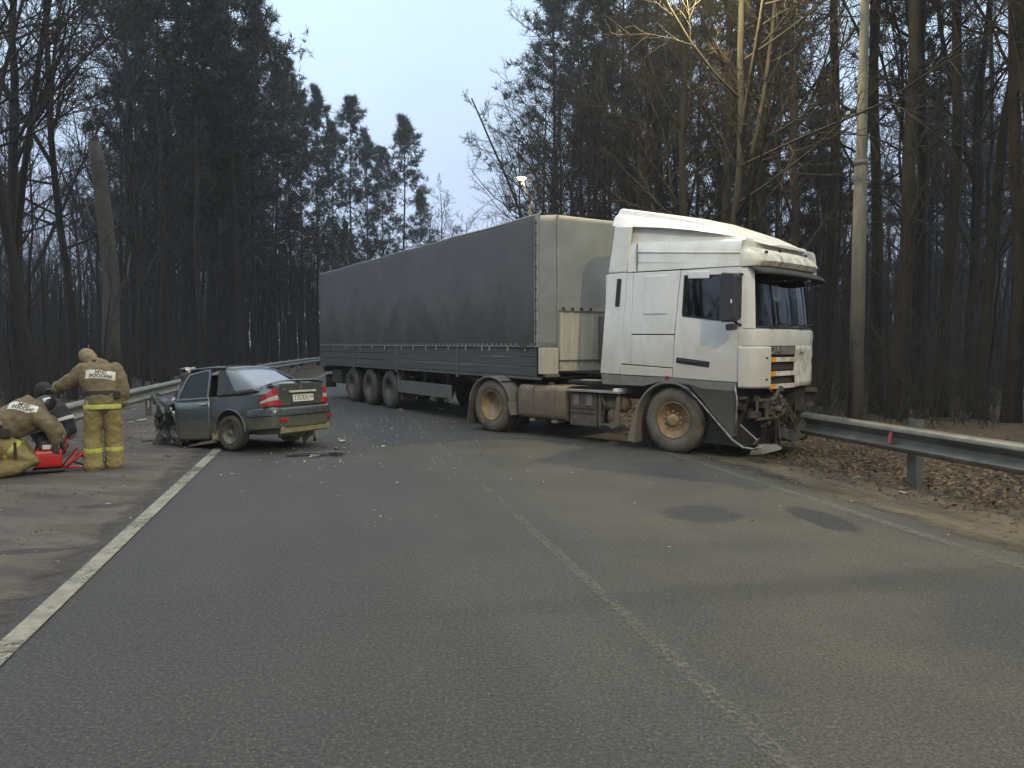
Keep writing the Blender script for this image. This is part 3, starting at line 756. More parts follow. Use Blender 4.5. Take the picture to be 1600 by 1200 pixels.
scatter(44, -1, ['pine'] + ['bare'] * 8, 20, 75, 190, 420, 1.5, dict(pine='tall dark pine in the dense wood left of the road', bare='bare tree among the pines of the left wood'), dict(pine='pines in the wood left of the road', bare='bare trees filling the left wood'), (17, 24), 8.2)
scatter(20, -1, ['bare'], 22, 75, -60, 190, 1.6, dict(bare='bare tree among the pines of the left wood'), dict(bare='bare trees filling the left wood'), (16, 23), 8.2)
scatter(24, -1, ['pine', 'bare', 'bare', 'bare', 'bare'], 55, 100, 250, 560, 1.6, dict(pine='tall dark pine in the dense wood left of the road', bare='bare tree among the pines of the left wood'), dict(pine='pines in the wood left of the road', bare='bare trees filling the left wood'), (14, 20), 8.0)
scatter(78, 1, ['pine', 'bare', 'bare', 'bare', 'bare', 'bare'], 18, 80, 905, 1660, 1.4, dict(pine='dark pine in the wood right of the road', bare='bare tree deep in the right wood behind the guardrail'), dict(pine='pines in the wood right of the road', bare='bare trees filling the right wood'), (15, 23), 8.5)
scatter(90, -1, ['sapling'], 17, 50, -40, 520, .8, dict(sapling='thin bare sapling in the undergrowth of the left wood'), dict(sapling='saplings under the left wood'), (3, 8), 8.0)
scatter(90, 1, ['sapling'], 15, 50, 880, 1640, .8, dict(sapling='thin bare sapling in the undergrowth of the right wood'), dict(sapling='saplings under the right wood'), (3, 8), 7.2)

# both woods go on behind the viewer (they darken reflections and the low sky there)
for k_ in range(110):
    for t_ in range(40):
        sd = -1 if k_ % 2 else 1; x_, y_, th_ = rd(random.uniform(-38, 7), sd * random.uniform(9, 30))
        if (y_ > 4 and abs(x_) < .75 * y_ + 3) or not ok(x_, y_, 2.2): continue
        kd_ = random.choice(['pine', 'bare']); i_ = random.randrange(5)
        plant(kd_, i_, x_, y_, random.uniform(15, 22), 'tree of the roadside wood behind the viewer', 'trees behind the viewer'); break

# far wood behind the countable trees: trunks and twigs in one mass
rngf = np.random.default_rng(5); XY = []
while len(XY) < 2000:
    Z = rngf.uniform(48, 150); px = rngf.uniform(-80, 1680); x, y = at(px, Z)
    if px < 800:
        t, s = road_t(x, y)
        if t > -9 or px > 760: continue
    else:
        t, s = road_t(x, y)
        if t < 9 and Z < 110: continue
    XY.append((x, y, px, Z))
for k_ in range(900):
    s_, t_ = rngf.uniform(-39, 24), rngf.choice([-1, 1]) * rngf.uniform(11, 60); x, y, _ = rd(s_, t_)
    if y < 4 or abs(x) > .72 * y + 4: XY.append((x, y, 260., 40.))
XY = np.array(XY); m_ = len(XY)
Hf = rngf.uniform(9, 15, m_)
lim = np.interp(XY[:, 2], [120, 260, 470, 560, 660, 760, 800, 850, 900, 1700], [400, 400, 400, 385, 385, 385, 390, 350, 360, 360])
Hf = np.minimum(Hf, CAM_H + (538 - lim) / F_ * XY[:, 3]); Hf = np.maximum(Hf, 3)
base = np.stack([XY[:, 0], XY[:, 1], np.full(m_, -.3)], 1)
zz = np.linspace(0, 1, 4)
TP = base[:, None] + np.stack([rngf.normal(size=(m_, 4)) * .18, rngf.normal(size=(m_, 4)) * .18, zz[None] * Hf[:, None]], 2)
TR = rngf.uniform(.06, .17, m_)[:, None] * np.array([1, .8, .55, .2])[None]
W1, WR1 = grow(rngf, TP, TR, 7, .15, 1.0, 50, 12, .28, 4, .05, .12, .4, .012, .4)
W2, WR2 = grow(rngf, W1, WR1, 4, .2, 1.0, 45, 12, .45, 3, .04, .15, .6, .007, .4)
Vf, Ff = join([tubes(TP, TR, 4), tubes(W1, WR1, 3), tubes(W2, WR2, 3)])
tag(link('distant_forest', mesh_np('distant_forest', Vf, [np.concatenate(Ff)]), MT['bark']),
    'dark far mass of trunks and bare twigs deep in the woods', 'forest', kind='stuff')
# low brush on the forest floor
nb_ = 9000; BX = []
while len(BX) < nb_:
    Z = rngf.uniform(15, 70); px = rngf.uniform(-60, 1660); x, y = at(px, Z); t, s = road_t(x, y)
    if (px < 620 and t < -7.6) or (px > 800 and t > 7.0): BX.append((x, y))
BX = np.array(BX); d_ = rngf.normal(size=(nb_, 3)) * .45; d_[:, 2] = 1; d_ /= np.linalg.norm(d_, axis=1, keepdims=True)
hb = rngf.uniform(.5, 2.6, nb_); b0 = np.stack([BX[:, 0], BX[:, 1], np.full(nb_, -.25)], 1)
BP = b0[:, None] + d_[:, None] * (hb[:, None] * np.linspace(0, 1, 4)[None])[..., None] + rngf.normal(size=(nb_, 4, 3)) * .05
BR_ = np.full((nb_, 1), .009) * np.linspace(1, .4, 4)[None]
B2, BR2 = grow(rngf, BP, BR_, 4, .2, 1, 35, 10, .5, 3, .05, .15, .7, .004, .4)
Vf, Ff = join([tubes(BP, BR_, 3), tubes(B2, BR2, 3)])
tag(link('undergrowth', mesh_np('undergrowth', Vf, [np.concatenate(Ff)]), MT['twig']),
    'leafless brush and shoots covering the floor of both woods', 'undergrowth', kind='stuff')
# fallen leaves behind the right guardrail
nl_ = 16000; ss_ = rngf.uniform(2, 24, nl_); tt_ = 3.9 + np.abs(rngf.normal(size=nl_)) * 2.3; keep = rngf.random(nl_) < np.clip((tt_ - 4.1) / .9, .05, 1)
ss_, tt_ = ss_[keep], tt_[keep]; nl_ = len(ss_)
px_ = np.array([rd(s, t)[:2] for s, t in zip(ss_, tt_)])
c_ = np.stack([px_[:, 0], px_[:, 1], rngf.uniform(-.03, .035, nl_)], 1)
a_ = rngf.normal(size=(nl_, 3)); a_[:, 2] *= .45; a_ /= np.linalg.norm(a_, axis=1, keepdims=True); b_ = perp(rngf, a_); b_[:, 2] *= .5
sz = rngf.uniform(.02, .05, nl_)[:, None]
Vl = np.stack([c_ - a_ * sz, c_ + b_ * sz * .5 + [0, 0, .006], c_ + a_ * sz, c_ - b_ * sz * .5], 1).reshape(-1, 3)
tag(link('leaf_litter', mesh_np('leaf_litter', Vl, [np.arange(len(Vl)).reshape(-1, 4)]), MT['leaf']),
    'brown fallen leaves covering the bank behind the right guardrail', 'leaves', kind='stuff')

# ------------------------------------------------------------------ guardrails
def w_profile(zc):
    P = [(-.00, -.155), (.05, -.15), (.095, -.122), (.10, -.09), (.02, -.04), (.0, 0.0), (.02, .04), (.10, .09), (.095, .122), (.05, .15), (.0, .155)]
    P = P + [(a - .006, b) for a, b in reversed(P)]
    return [(a, zc + b) for a, b in P]
def guardrail(t, side, s0, s1, step, post_step, zc, label, damaged=None, post_off=None):
    root = empty('guardrail', (0, 0, 0), 0, label, 'guardrail')
    s = s0; k = 0
    while s < s1 - .01:
        e_ = min(s + step, s1); rings = []
        n = max(2, int((e_ - s) / 1.0) + 1)
        for q in np.linspace(s - .12, e_ + .0, n):
            x, y, th = rd(q, t); r = Vector((math.cos(th), -math.sin(th)))
            off = .004 * (1 - (q - s) / step); dz = 0; dt = 0
            if damaged: dz, dt = damaged(q)
            rings.append([(x - side * r.x * (a + off) + r.x * dt, y - side * r.y * (a + off) + r.y * dt, z + dz) for a, z in w_profile(zc)])
        MB().loft(rings).build('beam', MT['rail' if side > 0 else 'rail_pale'], root, autosmooth=50)
        s = e_; k += 1
    q = s0 + (post_off if post_off is not None else .6); pm = None; bl = None
    while q < s1:
        x, y, th = rd(q, t + side * .13)
        if pm is None:
            m = MB(); m.box((0, 0, .30), (.012, .14, 1.0)); m.box((-.045, .07, .30), (.09, .012, 1.0)); m.box((-.045, -.07, .30), (.09, .012, 1.0))
            pm = m.mesh('post')
            m = MB(); m.box((0, 0, zc), (.12, .11, .2)); bl = m.mesh('spacer')
        link('post', pm, MT['post'], root, (x, y, -.1 + .08), (0, 0, -th + (math.pi if side > 0 else 0)))
        x, y, th = rd(q, t + side * .06); link('spacer', bl, MT['post'], root, (x, y, 0), (0, 0, -th))
        q += post_step
    return root
s_hit = road_t(*at(1262, 10.6))[1]
rg = guardrail(4.76, 1, s_hit - 16.15, s_hit - .15, 4.0, 4.0, .545, 'galvanised guardrail along the right verge ending under the truck front', post_off=(road_t(4.68, 8.66)[1] - (s_hit - 16.15)) % 4.0)
gl = guardrail(-5.78, -1, 6.5, 62, 4.0, 3.0, .565, 'galvanised guardrail along the left shoulder behind the firefighters and car')
x, y, th = rd(s_hit - 1.9, 4.76 - .09)
MB().box((0, 0, 0), (.015, .05, .13)).build('red_reflector', MT['red_lens'], rg, loc=(x, y, .56), rot=(0, R_(12), -th))
# pale reflectors on the left rail post seen right of the standing firefighter
for px, Z in ((213, 16.6), (262, 19.5)):
    x, y = at(px, Z); t, s = road_t(x, y); x, y, th = rd(s, -5.78 + .10)
    MB().box((0, 0, 0), (.012, .14, .16)).build('reflector_plate', MT['clear_lens'], gl, loc=(x, y, .34 if px < 250 else .52), rot=(0, 0, -th))

# ------------------------------------------------------------------ street lamps
lens_on = emit_mat('lit_lamp_lens', (1.0, .78, .34), 60.0)
def lamp_post(base, arm_dir, arm_len, label, number=None, watts=None, H=9.6, r=.13, big=1.0):
    root = empty('street_lamp', (base[0], base[1], -.05), 0, label, 'street lamp', 'street lamps along the road')
    m = MB(); m.tube([(0, 0, -.3), (0, 0, 4.95)], [r, r * .86], 20); m.build('pole', MT['pole'], root, True)
    m = MB(); m.tube([(0, 0, 4.95), (0, 0, 5.0), (0, 0, 5.02), (0, 0, H - .2)], [r * .90, r * .88, r * .72, r * .55], 20); m.build('upper_pole', MT['pole'], root, True)
    m = MB(); m.tube([(0, 0, 4.90), (0, 0, 4.99)], [r * .93, r * .92], 20); m.build('collar', MT['post'], root, True)
    d = Vector((arm_dir[0], arm_dir[1], 0)).normalized()
    m = MB(); m.tube([(0, 0, H - .7), d * .25 + Vector((0, 0, H - .15)), d * 1.0 + Vector((0, 0, H + .25)), d * arm_len + Vector((0, 0, H + .45))], .035, 8)
    m.build('arm', MT['post'], root, True)
    hd_c = d * (arm_len + .3) + Vector((0, 0, H + .46)); ang = math.atan2(d.y, d.x)
    m = MB(); rings = []
    for a, w, h in ((-.38, .05, .04), (-.3, .11, .07), (0, .16, .10), (.3, .13, .07), (.4, .04, .02)):
        rings.append([(a, w * math.cos(q), max(-.02, h * math.sin(q))) for q in np.linspace(0, 2 * math.pi, 12, endpoint=False)])
    m.loft(rings).build('lamp_head', MT['post'], root, True, loc=hd_c, rot=(0, 0, ang))
    m = MB(); m.lathe([(.01, -.07 * big), (.08 * big, -.06 * big), (.12 * big, -.035 * big), (.13 * big, -.022)], 16, 'z'); m.build('lens', lens_on, root, True, loc=hd_c, rot=(0, 0, ang))
    if watts:
        ld = bpy.data.lights.new('lamp_light', 'POINT'); ld.energy = watts; ld.color = LAMP_COL; ld.shadow_soft_size = .12
        lo = bpy.data.objects.new('lamp_light', ld); COL.objects.link(lo); lo.parent = root; lo.location = hd_c + Vector((0, 0, -.22))
    return root
def text_mesh(txt, size, name, mat, parent, loc, rot, extrude=.001, sx=1.0, align='CENTER', bold=0.0):
    c = bpy.data.curves.new(name, 'FONT'); c.body = txt; c.size = size; c.align_x = align; c.align_y = 'CENTER'; c.extrude = extrude; c.offset = bold
    c.resolution_u = 3
    o = bpy.data.objects.new(name, c); COL.objects.link(o)
    dg = bpy.context.evaluated_depsgraph_get(); dg.update()
    me = bpy.data.meshes.new_from_object(o.evaluated_get(dg)); bpy.data.objects.remove(o); bpy.data.curves.remove(c)
    me.materials.clear()
    q = link(name, me, mat, parent, loc, rot); q.scale = (sx, 1, 1); return q
lb = at(1338, 13.8)
LP1 = lamp_post(lb, (3.5 - lb[0], 14.6 - lb[1]), 2.55, 'tall grey concrete lamp pole numbered 101 behind the right guardrail', watts=LAMP_W, H=8.45)
# the stencilled number faces the road
v = Vector((-lb[0], -lb[1], 0)).normalized(); az = math.atan2(v.y, v.x)
for k_, ch in enumerate('101'):
    a_ = az - .62 + .62 * k_
    text_mesh(ch, .16, 'painted_number', MT['ink'], LP1, (.1335 * math.cos(a_) , .1335 * math.sin(a_), 1.72), (R_(90), 0, a_ + R_(90)))
lf = at(828, 39)
lamp_post(lf, (at(804, 37)[0] - lf[0], 37 - lf[1]), .9, 'distant lit street lamp among the bare trees above the trailer', watts=160, H=9.45, big=1.7, r=.10)
lamp_post((8.9, -6.5), (-1, 0), 2.6, 'lit street lamp on the verge behind the viewer', watts=LAMP_W * 4.2, H=11.6)
# small light deep in the right wood
dl = empty('distant_lamp', (*at(1515, 95), 0), 0, 'tiny white light far away between the right-hand trunks', 'lamp')
MB().tube([(0, 0, -.3), (0, 0, 5.05)], .06, 8).build('pole', MT['post'], dl, True)
MB().lathe([(.02, 4.95), (.13, 5.0), (.16, 5.1), (.10, 5.2), (.02, 5.22)], 12, 'z').build('lens', emit_mat('white_lamp_lens', (1, .95, .85), 14), dl, True)


# thin evening mist between the trees
hz_m = bpy.data.materials.new('thin_mist'); hz_m.use_nodes = True; hn = hz_m.node_tree; hn.nodes.remove(hn.nodes['Principled BSDF'])
pv = hn.nodes.new('ShaderNodeVolumePrincipled'); pv.inputs['Color'].default_value = (.88, .9, .95, 1); pv.inputs['Density'].default_value = .0009; pv.inputs['Anisotropy'].default_value = .35
hn.links.new(pv.outputs[0], hn.nodes['Material Output'].inputs['Volume'])
hz = MB().box((0, 325, 15.5), (830, 790, 37)).build('haze', hz_m); tag(hz, 'thin pale evening mist filling the air between the woods', kind='stuff')
# ------------------------------------------------------------------ truck tractor (origin: ground under the front axle, +x forward)
TR = empty('truck_tractor', (3.276, 12.316, 0), -.78905, 'white sleeper cab truck with smashed lower front standing at the guardrail', 'truck')
NY = -1.25                                     # near side plane
def pan(name, poly, mat, y0=NY, th=.035, bevel=.008, label=None):
    return MB().prism(poly, y0, y0 + th).build(name, mat, TR, bevel=bevel, label=label)
# plan of the nose, from the near corner round to the crushed far corner
NOSE = [(1.12, -1.25), (1.24, -1.235), (1.33, -1.18), (1.385, -1.08), (1.42, -.93), (1.45, -.6), (1.46, -.2), (1.46, .2), (1.40, .48), (1.18, .74), (.88, .97), (.42, 1.20)]
def nose(d=0.0, a=0, b=None, dents=0.0):
    P = NOSE[a:b]
    out = []
    for i, p in enumerate(P):
        q0 = Vector(P[max(i - 1, 0)]); q1 = Vector(P[min(i + 1, len(P) - 1)]); t = (q1 - q0).normalized(); n = Vector((t.y, -t.x))
        out.append((p[0] + n.x * d, p[1] + n.y * d))
    return out
def nose_sheet(name, mat, levels, a=0, b=None, th=.03, bevel=0, smooth=40, label=None):
    """levels: list of (z, outward offset, forward shift)"""
    m = MB(); rings = []
    for z, d, fx in levels:
        o = nose(d, a, b); i = nose(d - th, a, b)
        rings.append([(x + fx, y, z) for x, y in o] + [(x + fx, y, z) for x, y in reversed(i)])
    m.loft(rings); return m.build(name, mat, TR, bevel=bevel, autosmooth=smooth, label=label)

# hidden structure: floor, back wall, far side, roof underside
m = MB()
m.box((-.10, -.02, 1.10), (2.35, 2.38, .10)); m.box((-1.28, -.02, 1.95), (.05, 2.30, 1.66))
m.box((-.40, 1.215, 1.95), (1.6, .04, 1.62)); m.box((-.06, -.02, 2.74), (2.30, 2.38, .03))
m.build('cab_shell', MT['white_top'], TR)
m = MB(); m.box((-.28, -.02, 1.95), (.03, 2.28, 1.55)); m.box((-.09, -.02, 2.715), (2.25, 2.3, .015)); m.box((-.5, -1.195, 1.95), (1.2, .02, 1.55)); m.box((.2, 1.185, 1.95), (1.1, .015, 1.5)); m.box((-.05, -.02, 1.157), (2.3, 2.3, .012))
m.build('cab_lining', MT['interior'], TR)
for yy in (-.62, .62):
    s_ = MB(); s_.box((.05, yy, 1.55), (.5, .5, .16)); s_.box((-.18, yy, 1.95), (.14, .48, .75), (Vector((0, 1, 0)), -.15)); s_.box((-.23, yy, 2.42), (.10, .28, .18))
    s_.build('seat', MT['seat'], TR, bevel=.04)
m = MB(); m.loft([[(x - .05, y, z) for x, y in nose(-.06)] + [(.75, 1.05, z), (.75, -1.15, z)] for z in (1.5, 1.80)]); m.build('dashboard', MT['black'], TR, bevel=.02)
m = MB()
for k in range(25):
    pass
pts = [(.52 + .07 * math.cos(a), .62 + .24 * math.sin(a), 1.88 + .17 * math.cos(a)) for a in np.linspace(0, 2 * math.pi, 25)]
m.tube(pts, .018, 6, cap=False); m.build('steering_wheel', MT['black'], TR, True)
for c_, s_, nm, mt in (((1.22, -.95, 1.845), (.12, .2, .02), 'dash_paper', 'plate'), ((1.33, .05, 1.86), (.02, .22, .12), 'dash_notice', 'plate')):
    MB().box(c_, s_).build(nm, MT[mt], TR)
MB().lathe([(.005, -.012), (.11, -.012), (.13, 0), (.11, .012), (.005, .012)], 20, 'x').build('hanging_disc', MT['plate'], TR, True, loc=(1.22, -.35, 2.40))
MB().tube([(1.22, -.35, 2.62), (1.22, -.35, 2.5)], .006, 5).build('disc_cord', MT['black'], TR)

# side panels
pan('side_fairing', [(-1.344, 1.18), (-1.205, 2.775), (-.83, 2.775), (-.945, 1.17)], MT['white'])
MB().box((-.985, NY - .006, 2.47), (.085, .016, .44), (Vector((0, 1, 0)), .09)).build('vent_slot', MT['black'], TR, bevel=.02)
pan('side_pillar', [(-.935, 1.345), (-.822, 2.765), (-.712, 2.765), (-.748, 1.335)], MT['white'], NY + .003)
pan('sleeper_panel', [(-.735, 1.812), (-.70, 2.765), (.150, 2.745), (.050, 1.803)], MT['white'])
m = MB(); m.prism([(-.505, 2.115), (-.455, 2.70), (-.040, 2.685), (-.066, 2.11)], NY - .014, NY + .002); m.build('sleeper_window_blank', MT['white'], TR, bevel=.012, seg=3)
pan('locker_door', [(-.737, 1.335), (-.737, 1.795), (.048, 1.787), (.040, 1.298)], MT['white'])
pan('lower_sill', [(-.94, 1.168), (-.93, 1.328), (.030, 1.285), (.026, 1.155)], MT['white'], NY + .001)
door_o = [(.166, 2.742), (.65, 2.735), (1.135, 2.728), (1.158, 2.30), (1.168, 1.86), (1.10, 1.115), (.60, 1.128), (.038, 1.148), (.068, 1.8), (.118, 2.30)]
door_i = [(.222, 2.665), (.65, 2.648), (1.062, 2.632), (1.088, 2.30), (1.090, 1.985), (1.04, 1.962), (.65, 2.005), (.198, 2.062), (.19, 2.12), (.205, 2.36)]
door = MB().frame(door_o, door_i, NY, NY + .04).build('door', MT['white'], TR, bevel=.008)
MB().frame([(x, z) for x, z in door_i], [(.64 + (x - .64) * .95, 2.32 + (z - 2.32) * .93) for x, z in door_i], NY - .006, NY + .03).build('window_seal', MT['black'], door)
MB().prism([(x, z) for x, z in door_i], NY + .018, NY + .024).build('window_pane', MT['glass'], door)
m = MB(); m.box((.38, NY - .002, 1.387), (.56, .02, .085), (Vector((0, 1, 0)), .105)); m.build('handle_recess', MT['black'], door, bevel=.03)
MB().box((.30, NY - .018, 1.40), (.30, .02, .03), (Vector((0, 1, 0)), .105)).build('handle', MT['mirror'], door, bevel=.008)
MB().box((.47, NY - .012, 2.655), (.35, .02, .10), (Vector((0, 1, 0)), .05)).build('window_deflector', MT['white_top'], door, bevel=.02)
pan('sill_band', [(-1.30, 1.0), (-1.335, 1.165), (.02, 1.138), (1.085, 1.098), (1.085, .985), (.55, 1.0), (.3, 1.06), (-.2, 1.075), (-.5, 1.0)], MT['band'], NY + .006, .03)
# skirt ahead of the wheel arch
sk = [(.30, 1.055), (1.085, .98), (1.10, .62), (1.10, .36), (1.02, .335), (.90, .46), (.70, .655), (.52, .85)]
pan('front_skirt', sk, MT['skirt'], NY + .008, .03)
m = MB(); m.tube([(1.07, NY - .01, 1.08), (1.115, NY - .012, .85), (1.10, NY - .01, .62), (1.085, NY, .40)], [.018, .016, .014, .010], 6); m.build('bent_trim', MT['chrome'], TR, True)
# bent arch lip sweeping down to the ground
m = MB(); m.tube([(.30, NY - .02, 1.02), (.52, NY - .03, .83), (.70, NY - .03, .65), (.90, NY - .03, .46), (1.08, NY - .05, .30), (1.25, NY - .06, .215), (1.42, NY - .05, .205), (1.53, NY - .02, .26)],
              [(.008, .02), (.010, .024), (.012, .026), (.014, .028), (.016, .03), (.018, .034), (.018, .032), (.010, .02)], 8); m.build('torn_bumper_edge', MT['chrome'], TR, True)
m = MB(); m.loft([[(1.28, -1.22, .10), (1.50, -1.28, .14), (1.74, -1.20, .22), (1.62, -1.10, .24), (1.36, -1.10, .22)], [(1.28, -1.2, .14), (1.50, -1.24, .18), (1.74, -1.17, .25), (1.62, -1.08, .28), (1.36, -1.08, .26)]]); m.build('hanging_bumper_corner', MT['guard'], TR, bevel=.01)
m = MB(); m.tube([(1.15, NY + .02, .52), (1.40, NY + .02, .33), (1.44, NY + .02, .36), (1.36, NY + .02, .26), (1.40, NY + .02, .33)], .010, 5); m.build('bent_rod', MT['chrome'], TR)

# nose: pillar, front panels, grille
nose_sheet('front_pillar', MT['white'], [(1.87, 0, 0), (2.72, -.015, -.03)], 0, 3, .05)
nose_sheet('front_panel', MT['white'], [(1.63, .0, 0), (1.75, .012, 0), (1.845, .006, 0), (1.87, -.02, -.01)], 0, None, .04, label='white panel below the windscreen')
nose_sheet('headlight_corner_panel', MT['white'], [(1.035, .006, .0), (1.06, .028, 0), (1.60, .028, 0), (1.622, .006, 0)], 0, 5, .05, .006)
for z in (1.46, 1.16): MB().lathe([(.004, -.01), (.013, -.01), (.013, .01), (.004, .01)], 10, 'x').build('panel_bolt', MT['black'], TR, loc=(1.436, -1.035, z))
# smashed right-hand end of the front, dented white sheet
rng = np.random.default_rng(3)
m = MB(); rows = []
for z in np.linspace(1.035, 1.628, 9):
    row = []
    for q in np.linspace(0, 1, 12):
        A = nose(.01, 6, None); i = q * (len(A) - 1); j = min(int(i), len(A) - 2); f = i - j
        x = A[j][0] * (1 - f) + A[j + 1][0] * f; y = A[j][1] * (1 - f) + A[j + 1][1] * f
        row.append((x + rng.normal() * .004 - .05 * math.exp(-((q - .1) / .12) ** 2 - ((z - 1.35) / .2) ** 2), y, z))
    rows.append(row)
m.loft(rows, cap=False, closed=False); o = m.build('dented_front_sheet', MT['cap'], TR, autosmooth=60)
sm = o.modifiers.new('t', 'SOLIDIFY'); sm.thickness = .02
nose_sheet('grille_recess', MT['black'], [(1.03, -.09, 0), (1.625, -.09, 0)], 3, 8, .03)
nose_sheet('grille_top_slat', MT['band'], [(1.505, -.015, 0), (1.62, -.005, 0)], 4, 8, .05)
for z, tl in ((1.435, .0), (1.235, .02), (1.055, .01)):
    nose_sheet('grille_bar', MT['barw'], [(z - .035, .004, 0), (z + .03, .0, 0)], 4, 7, .06, .004)
    P = nose(.014, 4, 6); p0, p1 = Vector(P[0]), Vector(P[1]); p1 = p0 + (p1 - p0) * .42
    n = Vector(((p1 - p0).y, -(p1 - p0).x)).normalized()
    MB().loft([[(*(p0), z_), (*(p1), z_), (*(p1 - n * .02), z_), (*(p0 - n * .02), z_)] for z_ in (z - .037, z + .032)]).build('orange_marker', MT['orange'], TR, bevel=.004)
for z in (1.335, 1.145):
    nose_sheet('grille_slat', MT['junk'], [(z - .05, -.05, 0), (z + .05, -.06, 0)], 4, 8, .03)
pa = Vector(nose(.0, 4, 6)[0]); pb = Vector(nose(.0, 4, 6)[1]); dv = (pb - pa)
text_mesh('DAF', .14, 'grille_lettering', MT['alu'], TR, (pa.x + dv.x * .50 + .012, pa.y + dv.y * .50, 1.565), (R_(90), 0, math.atan2(dv.y, dv.x)), .006, 1.5)
# shattered volume under the nose
m = MB(); m.loft([[(x - .22 * (i_ < 5), y, z) for i_, (x, y) in enumerate(nose(-.04, 2))] + [(.35, 1.0, z), (.35, -1.05, z)] for z in (.20, 1.03)]); m.build('radiator_block', MT['chassis'], TR)
m = MB(); rg_ = np.random.default_rng(8)
for k in range(46):
    a = nose(-.05, 2); p = a[rg_.integers(0, len(a) - 3)]
    m.box((p[0] - rg_.uniform(-.02, .20), p[1] + rg_.normal() * .12, rg_.uniform(.42, 1.0)), (rg_.uniform(.03, .16), rg_.uniform(.03, .22), rg_.uniform(.02, .12)), (Vector(rg_.normal(size=3)).normalized(), rg_.uniform(0, 1.2)))
m.build('broken_front_parts', MT['junk'], TR)['kind'] = 'stuff'
# headlight bracket: ladder frame
br = empty
m = MB()
X0, X1 = 1.34, 1.50
def fp(y, z, d=0): 
    for a, b in zip(NOSE[2:], NOSE[3:]):
        if a[1] <= y <= b[1]: f = (y - a[1]) / (b[1] - a[1]); return (a[0] + (b[0] - a[0]) * f + d, y, z)
    return (1.3 + d, y, z)
m.tube([fp(-1.15, .86), fp(-.78, .87)], .022, 6); m.tube([fp(-1.15, .60), fp(-.72, .61)], .022, 6)
m.tube([fp(-1.14, .86), fp(-1.14, .60)], .02, 6); m.tube([fp(-.98, .86), fp(-.98, .60)], .03, 6); m.tube([fp(-.85, .86), fp(-.80, .61)], .03, 6)
m.tube([fp(-.82, .84), fp(-.70, 1.0), fp(-.60, 1.03)], .03, 6); m.build('headlight_bracket', MT['junk2'], TR)
m = MB()
for k in range(26):
    m.box((*fp(rg_.uniform(-.9, -.45), 0)[:2], rg_.uniform(.60, 1.02)), (rg_.uniform(.03, .10), rg_.uniform(.02, .10), rg_.uniform(.02, .09)), (Vector(rg_.normal(size=3)).normalized(), rg_.uniform(0, 1.5)))
m.build('broken_lamp_parts', MT['junk2'], TR)['kind'] = 'stuff'
for k in range(9):
    y0 = rg_.uniform(-1.0, .5); p = fp(y0, rg_.uniform(.6, 1.0), -.02); z2 = rg_.uniform(.12, .45)
    MB().tube([p, (p[0] + rg_.uniform(.0, .15), p[1] + rg_.uniform(-.1, .1), (p[2] + z2) / 2), (p[0] + rg_.uniform(-.1, .12), p[1] + rg_.uniform(-.2, .2), z2)], rg_.uniform(.006, .014), 5).build('hanging_cable', MT['junk'] if k % 3 else MT['junk2'], TR)
m = MB(); m.loft([[(x + .03 + .03 * math.sin(y * 9), y, z + .05 * math.sin(y * 7)) for x, y in nose(0, 5, 10)] + [(x - .05, y, z + .05 * math.sin(y * 7)) for x, y in reversed(nose(0, 5, 10))] for z in (.26, .42)])
m.build('crushed_bumper', MT['skirt'], TR, bevel=.01)

# windscreen
def ws_ring(z, d, fx): return [(x + fx, y, z) for x, y in nose(d, 2)]
m = MB(); m.loft([ws_ring(1.875, -.035, -.01), ws_ring(2.25, -.045, -.035), ws_ring(2.66, -.06, -.075)], cap=False, closed=False); o = m.build('windscreen', MT['glass'], TR, True)
m = MB()
for z, fx in ((1.885, -.005), (2.655, -.07)): m.tube([(x + fx, y, z) for x, y in nose(-.03, 2)], .018, 6)
m.build('windscreen_seal', MT['black'], TR, True)
for y0, y1 in ((-.95, -.35), (-.1, .45)): MB().tube([fp(y0, 1.88, .02), fp((y0 + y1) / 2, 1.93, .01), fp(y1, 1.95, .0)], .010, 5).build('wiper', MT['black'], TR)

# roof: upper side panel, wedge recess, spoiler, front cap, visor
def roof_loft(name, st, mat, n=None, smooth=35, bevel=0):
    """st: (x, half width low, half width high, z low, z high, crown)"""
    rings = []
    for x, wl, wh, zl, zh, cr in st:
        R = min(.10, (zh - zl) * .35)
        rings.append([(x, -wl, zl), (x, -(wl * .45 + wh * .55), zl + (zh - zl) * .55), (x, -wh, zh - R), (x, -wh + R * .35, zh - R * .3), (x, -wh + R * 1.1, zh), (x, 0, zh + cr),
                      (x, wh - R * 1.1, zh), (x, wh - R * .35, zh - R * .3), (x, wh, zh - R), (x, (wl * .45 + wh * .55), zl + (zh - zl) * .55), (x, wl, zl)])
    return MB().loft(rings).build(name, mat, TR, autosmooth=smooth, bevel=bevel)
roof_loft('roof_side_panel', [(-.81, 1.249, 1.215, 2.785, 3.262, .0), (-.60, 1.249, 1.215, 2.78, 3.258, 0), (-.02, 1.249, 1.215, 2.77, 3.212, 0), (.6, 1.249, 1.21, 2.757, 3.17, 0), (1.115, 1.249, 1.20, 2.745, 3.125, 0)], MT['white_top'])
for z0, z1 in ((3.077, 2.93), (2.919, 2.789)): MB().tube([(-.62, NY + .018, z0), (1.10, NY + .018, z1)], .012, 6).build('roof_rib', MT['white_top'], TR, True)
MB().box((-.63, NY - .002, 3.0), (.012, .02, .42)).build('roof_seam', MT['guard'], TR)
roof_loft('roof_recess', [(-1.0, 1.15, 1.13, 2.85, 3.60, 0), (-.6, 1.15, 1.12, 2.85, 3.50, 0), (0, 1.14, 1.10, 2.85, 3.42, 0), (.6, 1.12, 1.08, 2.85, 3.30, 0), (1.05, 1.10, 1.05, 2.85, 3.17, 0)], MT['white_top'])
